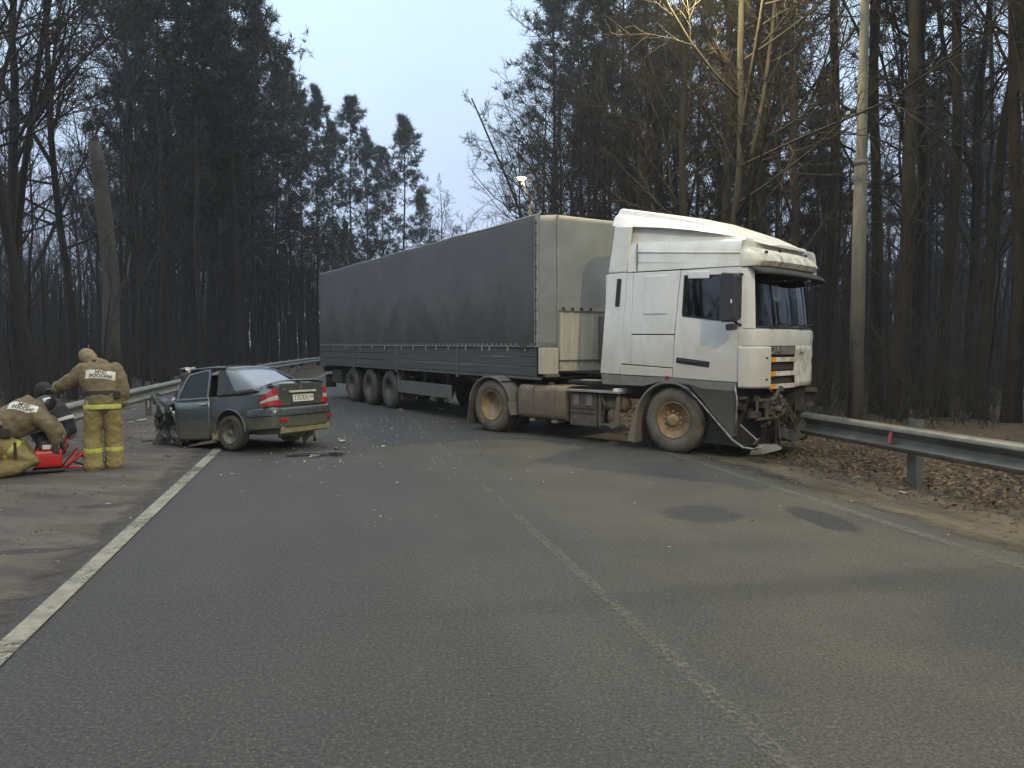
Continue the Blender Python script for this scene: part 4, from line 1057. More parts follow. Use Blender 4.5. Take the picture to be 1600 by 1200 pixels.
MB().prism([(-1.195, 2.795), (-1.10, 3.30), (-1.07, 3.525), (-.745, 3.49), (-.775, 3.27), (-.835, 2.79)], NY - .001, NY + .05).build('upper_side_fairing', MT['white_top'], TR, bevel=.015)
roof_loft('roof_spoiler', [(-1.20, 1.14, 1.0, 3.60, 3.82, .0), (-1.15, 1.20, 1.04, 3.545, 3.855, .0), (-.84, 1.215, 1.0, 3.50, 3.79, .04), (-.23, 1.21, .98, 3.42, 3.640, .05), (.33, 1.19, .94, 3.325, 3.478, .05), (.66, 1.13, .86, 3.25, 3.36, .04), (.90, 1.02, .72, 3.19, 3.25, .03), (1.10, .84, .55, 3.12, 3.165, .02), (1.24, .60, .40, 3.07, 3.10, .01)], MT['white_top'])
capR = []
for z, d, fx in ((2.735, .02, .0), (2.80, .05, .02), (2.90, .03, -.02), (2.97, -.02, -.10), (3.03, -.08, -.22), (3.085, -.14, -.40), (3.11, -.2, -.62)):
    P = [(1.118, -1.249 + max(0, (z - 2.85)) * .18)] + [(max(1.118, x + fx), max(-1.245, min(1.24, y))) for x, y in nose(d, 1)]
    capR.append([(x, y, z) for x, y in P] + [(.2, 1.2, z), (1.10, 0, z)])
o = MB().loft(capR).build('roof_front_cap', MT['cap'], TR, autosmooth=40)
for a, y in ((.30, -1.02), (.33, .15)): pass
for y_, z_ in ((-1.06, 2.925), (-.75, 2.955), (.02, 2.95)):
    p = fp(y_, z_, .02); MB().box(p, (.03, .06, .035)).build('marker_lamp', MT['darkglass'], TR, bevel=.008)
m = MB(); rings = []
for z0, z1, d, fx in ((2.728, 2.738, .14, .05), (2.69, 2.705, .26, .10), (2.64, 2.655, .34, .16), (2.598, 2.612, .37, .20)):
    pass
vis = []
for d, fx, z in ((.0, .0, 2.728), (.06, .02, 2.71), (.11, .04, 2.67), (.13, .06, 2.62)):
    vis.append([(max(1.13, x + fx), max(-1.25, min(1.24, y)), z - .03 * min(1, max(0, (y + 1.2) * .6))) for x, y in nose(d, 1)])
m.loft(vis, cap=False, closed=False); o = m.build('sun_visor', MT['skirt'], TR, True)
sm = o.modifiers.new('t', 'SOLIDIFY'); sm.thickness = .018
# mirror
mir = MB(); P = [(1.0, 2.60), (1.03, 2.64), (1.21, 2.62), (1.245, 2.57), (1.24, 2.02), (1.215, 1.975), (1.03, 1.955), (.995, 2.0)]
mir = mir.prism(P, -1.60, -1.40).build('mirror', MT['mirror'], TR, bevel=.035, seg=3)
MB().prism([(1.05, 1.925), (1.17, 1.935), (1.165, 1.85), (1.06, 1.84)], -1.52, -1.38).build('mirror_foot', MT['mirror'], mir, bevel=.015)
m = MB(); m.tube([(1.12, -1.42, 2.58), (1.14, -1.30, 2.62), (1.15, -1.24, 2.62)], .022, 6); m.tube([(1.12, -1.42, 1.99), (1.13, -1.32, 1.93), (1.14, -1.24, 1.92)], .022, 6); m.build('mirror_arm', MT['black'], mir, True)
MB().box((1.19, -1.607, 2.235), (.02, .01, .05)).build('mirror_badge', MT['plate'], mir)

# ---- wheels
def truck_wheel(parent, loc, front=True, mats=('tyre', 'rim'), rz=0.0, steer=0.0, R=.50):
    """axis along y, outer face towards -y at local y = 0"""
    wh = bpy.data.objects.new('wheel', None); COL.objects.link(wh); wh.parent = parent; wh.location = loc; wh.rotation_euler = (0, rz, steer)
    key = (front, mats, R)
    if key not in WHEELS:
        t_prof = [(.285, .02), (.30, .0), (.36, -.012), (.43, -.008), (.475, .02), (.495, .05), (.503, .10), (.503, .22), (.49, .27), (.42, .30), (.30, .29), (.285, .27)]
        t_prof = [(r * R / .503, y) for r, y in t_prof]
        tm = MB().lathe(t_prof, 40, 'y', closed=True).mesh('tyre', True); tm.materials.append(MT[mats[0]])
        # tread lugs
        lug = MB()
        for k in range(44):
            a = 2 * math.pi * k / 44
            for yy in (.075, .16, .245):
                lug.box(((R + .004) * math.cos(a), yy, (R + .004) * math.sin(a)), (.018, .062, .045), (Vector((0, 1, 0)), -a))
        lg = lug.mesh('tread'); lg.materials.append(MT['tread'])
        if front: r_prof = [(.285, .01), (.275, .0), (.262, .02), (.255, .10), (.235, .12), (.20, .085), (.165, .05), (.16, .03), (.10, .025), (.095, -.01), (.085, -.03), (.04, -.035), (.002, -.035)]
        else: r_prof = [(.285, .01), (.275, .0), (.262, .02), (.254, .10), (.248, .20), (.240, .235)]; h_prof = [(.242, .232), (.20, .245), (.135, .25), (.125, .20), (.12, .17), (.06, .165), (.002, .165)]
        rm = MB().lathe(r_prof, 36, 'y').mesh('rim', True); rm.materials.append(MT[mats[1]])
        nut = MB(); hole = MB()
        for k in range(10):
            a = 2 * math.pi * k / 10; yy = .012 if front else .20
            nut.lathe([(.004, -.022), (.016, -.022), (.019, .0), (.019, .02)], 6, 'y', (.135 * math.cos(a), yy, .135 * math.sin(a)))
            if front:
                a += .31; hole.lathe([(.003, 0), (.026, .0), (.026, .03)], 8, 'y', (.215 * math.cos(a), .088, .215 * math.sin(a)))
        nm = nut.mesh('wheel_nuts'); nm.materials.append(MT[mats[1]])
        hm = None
        if front: hm = hole.mesh('hand_holes'); hm.materials.append(MT['chassis'])
        if not front:
            hm = MB().lathe(h_prof, 24, 'y').mesh('hub', True); hm.materials.append(MT['chassis'])
        WHEELS[key] = [('tyre', tm), ('tread', lg), ('rim', rm), ('wheel_nuts', nm)] + [('hand_holes' if front else 'hub', hm)]
    for nme, me in WHEELS[key]:
        c_o = link(nme, me, None, wh)
        if nme in ('tread', 'wheel_nuts', 'hand_holes'): c_o['kind'] = 'stuff'
    return wh
WHEELS = {}
truck_wheel(TR, (.02, -1.20, .50), True, rz=.3, steer=R_(3))
w = truck_wheel(TR, (.02, 1.20, .50), True); w.rotation_euler = (0, 0, math.pi)
truck_wheel(TR, (-3.99, -1.215, .50), False)
truck_wheel(TR, (-3.99, -.86, .50), False, rz=.2)
w = truck_wheel(TR, (-3.99, 1.215, .50), False); w.rotation_euler = (0, 0, math.pi)
w = truck_wheel(TR, (-3.99, .86, .50), False); w.rotation_euler = (0, 0.2, math.pi)
# arch over the front wheel (rear half down to a flap), rear mudguard
def arch(name, cx, cz, r, a0, a1, y0, y1, th, mat, n=18):
    A = np.radians(np.linspace(a0, a1, n)); m = MB(); rings = []
    for a in A: rings.append([(cx + r * math.cos(a), y0, cz + r * math.sin(a)), (cx + r * math.cos(a), y1, cz + r * math.sin(a)), (cx + (r + th) * math.cos(a), y1, cz + (r + th) * math.sin(a)), (cx + (r + th) * math.cos(a), y0, cz + (r + th) * math.sin(a))])
    return m.loft(rings).build(name, mat, TR, bevel=.008)
arch('front_wheel_arch', -.03, .47, .585, 42, 168, NY + .0, -.75, .035, MT['guard'])
m = MB(); m.prism([(-.60, .62), (-.66, .60), (-.80, .12), (-.66, .10)], NY - .004, -.80); m.build('front_mud_flap', MT['guard'], TR, bevel=.01)
arch('rear_mudguard', -3.99, .47, .555, 15, 168, NY - .02, -.60, .03, MT['guard'])
m = MB(); m.prism([(-3.49, .60), (-3.43, .62), (-3.34, .36), (-3.42, .35)], NY - .022, -.62); m.build('rear_guard_front_flap', MT['guard'], TR, bevel=.01)
m = MB(); m.prism([(-4.55, .60), (-4.52, .58), (-4.60, .10), (-4.63, .11)], NY - .018, -.62); m.build('rear_mud_flap', MT['skirt'], TR, bevel=.006)
for a in (55, 110): 
    aa = R_(a); MB().tube([(-3.99 + .60 * math.cos(aa), NY - .02, .47 + .60 * math.sin(aa)), (-3.99 + .60 * math.cos(aa), -.62, .47 + .60 * math.sin(aa))], .012, 6).build('guard_seam', MT['black'], TR)
# frame rails, axles, fuel tank, battery side
m = MB()
for y in (-.42, .42): m.box((-2.1, y, .86), (5.3, .09, .26))
for x in (-4.5, -3.2, -2.3, -1.2, .9): m.box((x, 0, .86), (.12, .8, .2))
m.build('chassis_rails', MT['chassis'], TR)
m = MB(); m.tube([(.02, -1.05, .5), (.02, 1.05, .5)], .07, 8); m.tube([(-3.99, -1.1, .5), (-3.99, 1.1, .5)], .10, 8); m.lathe([(.05, -.2), (.24, -.1), (.24, .1), (.05, .2)], 16, 'y', (-3.99, 0, .52)); m.build('axle', MT['chassis'], TR, True)
m = MB(); m.box((-3.5, 0, 1.04), (1.0, .9, .09)); m.build('fifth_wheel', MT['chassis'], TR, bevel=.03)
def rbox(x0, x1, y0, y1, z0, z1, r, n=5):
    pr = []
    for cx, cz, a0 in ((y1 - r, z1 - r, 0), (y0 + r, z1 - r, 90), (y0 + r, z0 + r, 180), (y1 - r, z0 + r, 270)):
        for q in range(n): a = R_(a0 + 90 * q / (n - 1)); pr.append((cx + r * math.cos(a), cz + r * math.sin(a)))
    return MB().loft([[(x, y, z) for y, z in pr] for x in (x0, x1)])
tk = rbox(-3.27, -2.13, -1.21, -.55, .32, .925, .11).build('fuel_tank', MT['tank'], TR, bevel=.012, autosmooth=40)
for x in (-2.92, -2.42): rbox(x - .03, x + .03, -1.222, -.56, .31, .935, .115).build('tank_strap', MT['tank'], tk, autosmooth=40)
for x in (-2.95, -2.42):
    m = MB(); m.box((x, -1.05, .30), (.10, .3, .05)); m.build('tank_bracket', MT['guard'], tk, bevel=.01)
MB().lathe([(.01, .05), (.05, .05), (.06, .0)], 14, 'z').build('filler_cap', MT['skirt'], tk, loc=(-2.7, -.95, .925))
# battery box, air tank, catwalk
m = MB(); m.box((-1.50, -1.10, .875), (1.12, .34, .035)); m.build('catwalk_plank', MT['alu'], TR, bevel=.006)
MB().box((-1.02, -1.14, .90), (.10, .26, .08)).build('catwalk_end_cap', MT['white_top'], TR, bevel=.012)
bt = rbox(-2.04, -1.47, -1.19, -.6, .27, .84, .03).build('battery_box', MT['junk2'], TR, bevel=.01)
for z in (.50, .58): MB().box((-1.755, -1.195, z), (.55, .015, .018)).build('battery_strap', MT['junk'], bt)
for x in (-1.9, -1.62): MB().box((x, -1.195, .72), (.12, .02, .19)).build('battery_cover_rib', MT['guard'], bt, bevel=.008)
m = MB(); m.lathe([(.02, -.24), (.11, -.22), (.13, -.17), (.13, .17), (.11, .22), (.02, .24)], 18, 'x', (-1.20, -1.0, .67)); m.build('air_tank', MT['tank'], TR, True)
m = MB(); m.lathe([(.01, -.10), (.10, -.10), (.11, 0), (.10, .12), (.04, .16), (.01, .16)], 14, 'z', (-1.18, -1.09, .44)); m.build('air_dryer', MT['junk2'], TR, True)
m = MB(); m.box((-1.41, -1.14, .56), (.05, .08, .56)); m.box((-1.20, -1.12, .33), (.45, .14, .035)); m.tube([(-1.38, -1.15, .80), (-1.30, -1.18, .66), (-1.34, -1.17, .50)], .022, 6); m.tube([(-1.0, -1.12, .78), (-1.06, -1.16, .55), (-1.02, -1.14, .36)], .02, 6); m.tube([(-1.45, -1.1, .83), (-1.25, -1.15, .80), (-1.05, -1.1, .82)], .018, 6)
m.build('side_pipework', MT['junk2'], TR)
pan('side_plate', [(-1.06, .80), (-.98, .82), (-.99, .34), (-1.13, .27), (-1.25, .33), (-1.10, .42)], MT['tank'], -1.20, .02)
m = MB(); m.box((-1.75, -.9, 1.02), (.75, .5, .04)); m.tube([(-1.5, -.9, 1.05), (-1.6, -.4, 1.9), (-1.55, 0, 2.1)], .03, 6); m.tube([(-1.42, -.6, 1.1), (-1.55, -.3, 1.7), (-1.7, -.2, 2.0)], .025, 6); m.build('coupling_hoses', MT['chassis'], TR)
MB().box((-1.72, -1.02, 1.03), (.34, .16, .05), (Vector((0, 0, 1)), .2)).build('deck_plate', MT['alu'], TR, bevel=.01)
MB().lathe([(.003, -.008), (.03, -.004), (.03, .004)], 10, 'y').build('side_reflector', MT['red_lens'], TR, loc=(-.06, NY - .003, 1.15))

# ------------------------------------------------------------------ semi trailer (origin: ground under the near front corner, +x forward, +y to its left)
TL = empty('semi_trailer', (.4856, 13.383, 0), R_(-58.668), 'long grey tarpaulin covered semi trailer slewed across the road', 'trailer')
TLEN, TW = 12.62, 2.50
def tl_top(x): return 3.94 + .055 * x / TLEN - .010 * math.sin(-x / 3.16 * math.pi) ** 2 - .002 * math.sin(x * 2.3)
rngt = np.random.default_rng(12)
# tarpaulin: side, roof and far side in one wrinkled skin
nxs, nz = 170, 34; V = []; 
bl = [rngt.uniform(-TLEN, 0) for _ in range(26)]
def tarp_y(x, z):
    """outward bulge between the hoops, diagonal folds near the front and scuffs"""
    h = (z - 1.6) / 2.3
    u = -x / 3.16; bul = .035 * math.sin(math.pi * (u - math.floor(u))) * math.sin(math.pi * min(1, max(0, h)))
    fold = .045 * math.exp(-((x + .35 + (h - .15) * -.9) / .13) ** 2) * (1 - h) + .03 * math.exp(-((x + 1.25 - (h - .3) * 1.0) / .10) ** 2) * math.exp(-((h - .45) / .25) ** 2)
    f2 = .03 * math.exp(-((x + 4.2 + (h - .2) * 1.6) / .28) ** 2) * math.exp(-((h - .3) / .3) ** 2) + .03 * math.exp(-((x + 6.8 - (h - .3) * 2.2) / .25) ** 2) * math.exp(-((h - .25) / .3) ** 2)
    rip = .005 * math.sin(x * 40) * max(0, 1 - h * 5) + .004 * math.sin(x * 3.1 + 4 * h) * math.sin(h * 9 + x)
    return -(bul + fold + f2 + rip)
for i in range(nxs + 1):
    x = -TLEN * i / nxs
    for j in range(nz + 1):
        z = 1.585 + (tl_top(x) - .03 - 1.585) * j / nz; V.append((x, tarp_y(x, z) - .012, z))
    tz = tl_top(x); sag = .012 * math.sin(-x / 3.16 * math.pi) ** 2
    for y, z in ((.02, tz - .004), (.10, tz + .005), (TW / 2, tz + .03 - sag), (TW - .1, tz + .005), (TW, tz - .02), (TW + .01, 1.6)): V.append((x, y, z))
w_ = nz + 7; F4 = [(i * w_ + j, i * w_ + j + 1, (i + 1) * w_ + j + 1, (i + 1) * w_ + j) for i in range(nxs) for j in range(w_ - 1)]
me = mesh_np('tarpaulin', V, [np.array(F4)], True); link('tarpaulin', me, MT['tarp'], TL)
m = MB(); m.box((-TLEN - .01, TW / 2, 2.5), (.04, TW - .04, 2.75)); m.build('rear_cover', MT['tarp'], TL)
m = MB(); m.tube([(x, -.005, tl_top(x) - .02) for x in np.linspace(0, -TLEN, 50)], .018, 6); m.build('roof_edge_rope', MT['lace'], TL)
# front: pale corner band with lacing strip, upper sheet, bare lower wall
def sheet(name, pts, mat, nu, nv, amp, seed, th=.012):
    r = np.random.default_rng(seed); a, b, c, d = [Vector(p) for p in pts]; V = []
    n = (b - a).cross(d - a).normalized()
    ph = r.uniform(0, 6, 8)
    for i in range(nu + 1):
        for j in range(nv + 1):
            u, v = i / nu, j / nv; p = (a * (1 - u) + b * u) * (1 - v) + (d * (1 - u) + c * u) * v
            wv = sum(math.sin((2 + k) * 2.1 * u + (1.5 + k * .8) * 2.4 * v + ph[k]) / (1 + k) for k in range(4)) * amp * math.sin(math.pi * u) * min(1, 3 * v + .2)
            V.append(p + n * wv)
    F_ = [(i * (nv + 1) + j, (i + 1) * (nv + 1) + j, (i + 1) * (nv + 1) + j + 1, i * (nv + 1) + j + 1) for i in range(nu) for j in range(nv)]
    o = MB().add(V, F_).build(name, mat, TL, True); s = o.modifiers.new('t', 'SOLIDIFY'); s.thickness = th; return o
sheet('front_tarpaulin', [(.055, .34, 1.60), (.055, TW, 2.25), (.03, TW, 3.93), (.03, .34, 3.935)], MT['tarp_f'], 26, 26, .010, 4)
sheet('front_tarpaulin_flap', [(.042, .34, 1.60), (.042, 1.3, 1.60), (.042, 1.3, 2.3), (.042, .34, 2.3)], MT['tarp_f'], 8, 8, .003, 5)
sheet('front_corner_cover', [(.0, -.022, 1.60), (.062, .35, 1.60), (.036, .35, 3.935), (-.01, -.022, 3.90)], MT['tarp_f'], 8, 20, .006, 6)
MB().tube([(.066, .35, 1.57), (.045, .35, 3.93)], .010, 6).build('cover_seam', MT['lace'], TL)
MB().box((-.055, -.034, 2.76), (.11, .016, 2.32)).build('lacing_strip', MT['lace'], TL, bevel=.004)
lm = MB().lathe([(.004, -.008), (.022, -.008), (.026, .006)], 10, 'y').mesh('eyelet')
for k in range(12): link('eyelet', lm, MT['black'], TL, (-.058, -.044, 1.66 + .192 * k))
MB().tube([(-.058, -.05, 1.62), (-.058, -.05, 3.85)], .006, 5).build('lacing_cord', MT['black'], TL)
em = MB().lathe([(.003, -.006), (.014, -.006), (.018, .004)], 8, 'y').mesh('tarp_eyelet')
for k in range(70): link('tarp_eyelet', em, MT['lace'], TL, (-.22 - .178 * k, -.028, 1.650))
MB().tube([(-.1, -.030, 1.615), (-TLEN, -.026, 1.615)], .007, 5).build('tarp_cord', MT['lace'], TL)
# front wall with ribs
m = MB(); m.box((.075, 1.42, 1.72), (.04, 2.1, 1.08)); m.build('front_wall', MT['front_wall'], TL)
for y in (.40, .62, .86, 1.08, 1.5, 1.9, 2.3): MB().box((.10, y, 1.74), (.02, .05, 1.02)).build('front_wall_rib', MT['front_wall'], TL, bevel=.008)
for z in (2.24, 1.36): MB().box((.10, 1.42, z), (.035, 2.12, .03)).build('front_wall_rail', MT['dirty_steel'], TL)
for k in range(4): MB().lathe([(.004, -.01), (.03, -.008), (.035, .01)], 10, 'x').build('front_eyelet', MT['black'], TL, loc=(.085, .45 + .2 * k, 2.275))
m = MB(); m.box((.13, 1.30, 1.75), (.06, .16, .85)); m.box((.14, 1.52, 1.9), (.05, .2, .4)); m.tube([(.16, 1.42, 2.0), (.3, 1.5, 1.95), (.25, 1.6, 1.8)], .02, 6); m.build('supply_panel', MT['guard'], TL, bevel=.01)
m = MB(); m.loft([[(.0, -.03, z), (.085, .0, z), (.10, .34, z), (.04, .36, z), (-.02, .05, z)] for z in (1.125, 1.59)]); m.build('corner_board', MT['front_wall'], TL, bevel=.01)
MB().box((.05, .22, 1.10), (.10, .3, .05)).build('corner_foot', MT['orange'] if False else MT['tank'], TL)
# sideboards in four bays, each of three planks
posts = [-.05, -3.15, -6.45, -9.55, -TLEN + .04]
for a, b in zip(posts, posts[1:]):
    for k, (z0, z1) in enumerate(((1.075, 1.245), (1.25, 1.42), (1.425, 1.592))):
        MB().box(((a + b) / 2, .012, (z0 + z1) / 2), (a - b - .10, .03, z1 - z0 - .006)).build('sideboard_plank', MT['board'], TL, bevel=.006)
for x in posts[1:-1]: MB().box((x, -.004, 1.30), (.085, .04, .68)).build('sideboard_post', MT['dirty_steel'], TL, bevel=.006)
MB().box((-TLEN + .02, .0, 2.5), (.07, .05, 2.85)).build('rear_corner_post', MT['dirty_steel'], TL, bevel=.006)
MB().box((-TLEN / 2, .02, 1.045), (TLEN, .06, .05)).build('floor_edge_rail', MT['dirty_steel'], TL)
tm_ = MB().box((0, 0, 0), (.035, .02, .10)).mesh('tarp_strap')
for x in (-.45, -1.05, -1.75, -2.05, -2.75, -3.55, -4.15, -4.7, -5.4, -6.1, -7.2, -8.1, -9.0, -10.2, -11.3): link('tarp_strap', tm_, MT['lace'], TL, (x, -.018, 1.575))
# chassis
m = MB()
for y in (.75, 1.75): m.box((-6.4, y, .93), (12.2, .14, .24))
for x in np.arange(-12.2, -.2, .55): m.box((x, TW / 2, 1.02), (.06, TW - .1, .06))
m.build('chassis_beams', MT['chassis'], TL)
m = MB(); m.box((-6.3, TW / 2, 1.045), (12.5, TW - .15, .02)); m.build('floor_underside', MT['chassis'], TL)
for x in (-7.09, -8.5, -9.87):
    MB().tube([(x, .2, .50), (x, TW - .2, .50)], .075, 8).build('axle', MT['chassis'], TL)
    for y, rz in ((.04, 0), (TW - .04, math.pi)):
        w = truck_wheel(TL, (x, y, .50), False, ('tyre_t', 'rim_d')); w.rotation_euler = (0, .3, rz)
    m = MB(); m.box((x, .55, .72), (.2, .2, .3)); m.build('air_spring', MT['chassis'], TL, bevel=.03)
for x in (-6.42, -10.55): MB().box((x, .30, .55), (.02, .40, .55)).build('mud_flap', MT['skirt'], TL)
MB().box((-6.50, .20, .80), (.05, .32, .34)).build('wheel_guard_front', MT['guard'], TL, bevel=.01)
m = MB(); m.box((-5.13, .10, .605), (3.0, .04, .31)); m.build('side_guard_panel', MT['boxp'], TL, bevel=.015)
for x in (-6.3, -5.1, -3.9): MB().box((x, .16, .86), (.06, .06, .26)).build('side_guard_bracket', MT['chassis'], TL)
for y in (.35, 2.15): m = MB(); m.box((-2.75, y, .60), (.14, .14, .80)); m.box((-2.75, y, .17), (.26, .26, .05)); m.tube([(-2.75, y, .85), (-3.4, y, 1.0)], .04, 6); m.build('landing_leg', MT['dirty_steel'], TL)
for x in (-3.95, -4.15, -4.75): MB().box((x, .25, .40), (.12, .10, .07), (Vector((1, 0, 0)), .4)).build('guard_clip', MT['lace'], TL)
m = MB(); m.box((-TLEN + .15, TW / 2, .62), (.12, TW - .2, .16)); m.box((-TLEN + .1, TW / 2, .88), (.08, TW - .1, .16)); m.build('rear_bar', MT['chassis'], TL, bevel=.01)
m = MB(); m.box((-11.4, .32, .68), (.9, .45, .42)); m.build('tool_box', MT['chassis'], TL, bevel=.03)
m = MB(); m.box((-12.2, .18, .45), (.05, .32, .28)); m.build('rear_flap', MT['chassis'], TL)

# ------------------------------------------------------------------ wrecked car (origin: ground under the middle of the rear axle, +x forward, +y left)
cg = G(361, 706); CYAW = R_(180 - 25); cl = Vector((-math.sin(CYAW), math.cos(CYAW), 0))
c0 = cg - cl * .80 * .91
CAR = empty('wrecked_car', (c0.x, c0.y, 0), CYAW, 'dark grey green saloon with its whole front crushed standing on the shoulder line', 'car')
CAR.scale = (.90, .91, .94); CAR.rotation_mode = 'XYZ'; CAR.rotation_euler = (R_(1.0), R_(4.6), CYAW)
def mir_ring(x, prof):
    """prof: (y, z) from the bottom centre outward and up to the top centre on the left side"""
    L = [(x, y, z) for y, z in prof]; Rr = [(x, -y, z) for y, z in reversed(prof) if y > 1e-6]
    return L + Rr
def body_prof(w, zb, zs, zd, rb=.05):
    return [(0, zb), (w * .80, zb), (w * .93, zb + .03), (w * .985, zb + .16), (w, .58), (w * .985, .70), (w * .955, zs - .03), (w * .90, zs + .01), (w * .80, zd - .012), (w * .5, zd), (0, zd + .004)]
st = [(-.885, .64, .42, .93, 1.01), (-.86, .70, .40, .93, 1.03), (-.80, .745, .38, .925, 1.035), (-.68, .775, .36, .92, 1.03), (-.50, .79, .30, .915, 1.01), (-.25, .80, .26, .91, .965), (.05, .805, .22, .90, .93), (.5, .805, .20, .895, .915), (.95, .80, .20, .885, .90), (1.30, .79, .20, .87, .88)]
body = MB().loft([mir_ring(x, body_prof(w, zb, zs, zd)) for x, w, zb, zs, zd in st]).build('body', MT['car'], CAR)
cut = MB().lathe([(.335, .45), (.335, 1.2)], 40, 'y', (0, 0, .33)).build('cut', None, CAR); bpy.context.view_layer.update(); boolean(body, cut)
cut = MB().lathe([(.335, -1.2), (.335, -.45)], 40, 'y', (0, 0, .33)).build('cut', None, CAR); bpy.context.view_layer.update(); boolean(body, cut)
body.data.polygons.foreach_set('use_smooth', [True] * len(body.data.polygons)); body.data.set_sharp_from_angle(angle=R_(32))
# flared arch lips
for sg in (1, -1):
    A = np.radians(np.linspace(-8, 188, 22)); m = MB()
    m.tube([(.345 * math.cos(a), sg * (.795 - .0 * abs(math.cos(a))), .33 + .345 * math.sin(a)) for a in A], .016, 6); m.build('wheel_arch_lip', MT['car'], CAR, True)
# bumper
def bump_prof(w, z0, z1): return [(0, z0), (w * .8, z0), (w * .95, z0 + .04), (w, z0 + .16), (w, z1 - .09), (w * .985, z1 - .03), (w * .94, z1), (0, z1)]
bst = [(-1.005, .50, .36, .60), (-.995, .60, .33, .63), (-.965, .675, .31, .655), (-.91, .735, .30, .67), (-.80, .785, .30, .675), (-.62, .806, .29, .67), (-.42, .808, .30, .66)]
bump = MB().loft([mir_ring(x, bump_prof(w, a, b)) for x, w, a, b in bst]).build('rear_bumper', MT['car'], CAR, autosmooth=35)
m = MB(); m.tube([(-.43, .815, .535), (-.70, .812, .54), (-.87, .77, .54), (-.965, .69, .535), (-1.003, .55, .53), (-1.008, 0, .53), (-1.003, -.55, .53), (-.965, -.69, .535), (-.87, -.77, .54)], .009, 6); m.build('bumper_strip', MT['black'], CAR, True)
m = MB(); m.loft([[(-.96, y, .36), (-.985, y * .98, .34), (-.97, y * .98, .24), (-.93, y, .22)] for y in (.62, .2, -.2, -.62)]); m.build('bumper_apron', MT['muddy'], CAR, bevel=.01)
for y in (.575, -.60): MB().box((-1.0, y, .455), (.02, .15, .062), (Vector((0, 0, 1)), -.22 if y > 0 else .22)).build('fog_reflector', MT['red_lens'], CAR, bevel=.006)
# boot lid with plate recess
lid = [(y, z) for y, z in [(.585, .685), (.60, .84), (.575, 1.0), (.52, 1.045), (-.52, 1.045), (-.575, 1.0), (-.60, .84), (-.585, .685)]]
m = MB(); m.loft([[(-.875, y, z) for y, z in lid], [(-.905, y * .985, z) for y, z in lid], [(-.912, y * .96, .69 + (z - .69) * .97) for y, z in lid]]); m.build('boot_lid', MT['car_lit'], CAR, bevel=.01)
m = MB(); m.box((-.912, -.02, .80), (.012, .62, .20)); m.build('plate_recess', MT['car'], CAR, bevel=.02)
MB().box((-.928, -.02, .905), (.035, .68, .035)).build('boot_trim', MT['debris_w'], CAR, bevel=.008)
pl = MB().box((-.924, -.03, .795), (.008, .53, .118)).build('number_plate', MT['plate'], CAR, bevel=.004)
text_mesh('T757EX', .115, 'plate_lettering', MT['ink'], pl, (-.9295, .035, .795), (R_(90), 0, R_(-90)), .0008, .92)
text_mesh('150', .078, 'region_lettering', MT['ink'], pl, (-.9295, -.225, .808), (R_(90), 0, R_(-90)), .0008, .95)
MB().box((-.929, -.155, .795), (.001, .004, .11)).build('plate_divider', MT['ink'], pl)
m = MB(); m.lathe([(.03, -.004), (.048, -.004), (.048, .004), (.03, .004)], 18, 'x', closed=True); m.box((0, 0, 0), (.006, .05, .03)); m.build('badge', MT['chrome'], CAR, loc=(-.915, 0, .965))
MB().box((-.916, .42, .95), (.005, .12, .025)).build('model_badge', MT['chrome'], CAR); MB().box((-.916, -.43, .80), (.006, .07, .03)).build('trim_badge', MT['chrome'], CAR)
# spoiler on the boot edge
m = MB(); sp = []
for y in np.linspace(-.66, .66, 15):
    k = 1 - (abs(y) / .66) ** 4; z = 1.035 + .055 * k; xo = .05 * (y / .66) ** 2
    sp.append([(-.93 + xo, y, z + .006), (-.90 + xo, y, z + .022), (-.77 + xo, y, z + .0), (-.76 + xo, y, z - .012), (-.91 + xo, y, z - .008)])
m.loft(sp).build('spoiler', MT['car_lit'], CAR, autosmooth=40)
# tail lamps wrapping the corners: red top, clear band, red foot
for sg in (1, -1):
    t = bpy.data.objects.new('tail_lamp', None); COL.objects.link(t); t.parent = CAR
    cols = [(-.915, .495, .955), (-.925, .60, .975), (-.905, .69, .955), (-.845, .757, .90), (-.72, .795, .815), (-.70, .74, .815), (-.84, .50, .93)]
    def lens(nm, f0, f1, mt):
        r = []
        for f in (f0, (f0 + f1) / 2, f1):
            r.append([(x + .022 * f, sg * (y + .02 * f * (y < .55)), .69 + (zt - .69) * f) for x, y, zt in cols])
        MB().loft(r).build(nm, mt, t, bevel=.006)
    lens('red_top', .60, 1.0, MT['red_lens']); lens('clear_band', .34, .595, MT['clear_lens']); lens('red_foot', 0, .335, MT['red_lens'])
# cabin: rear glass, roof, pillars, side glass
def quad_panel(name, pts, mat, bulge=(0, 0, 0), nu=10, nv=6, th=.012, parent=CAR, smooth=True):
    a, b, c, d = [Vector(p) for p in pts]; V = []; bu = Vector(bulge)
    for i in range(nu + 1):
        for j in range(nv + 1):
            u, v = i / nu, j / nv; p = (a * (1 - u) + b * u) * (1 - v) + (d * (1 - u) + c * u) * v
            V.append(p + bu * (4 * u * (1 - u)) * (.6 + .4 * 4 * v * (1 - v)))
    F_ = [(i * (nv + 1) + j, (i + 1) * (nv + 1) + j, (i + 1) * (nv + 1) + j + 1, i * (nv + 1) + j + 1) for i in range(nu) for j in range(nv)]
    o = MB().add(V, F_).build(name, mat, parent, smooth); s = o.modifiers.new('t', 'SOLIDIFY'); s.thickness = th; return o
quad_panel('rear_window', [(-.46, .615, .985), (-.46, -.615, .985), (.17, -.50, 1.352), (.17, .50, 1.352)], MT['carglass'], (-.035, 0, .035))
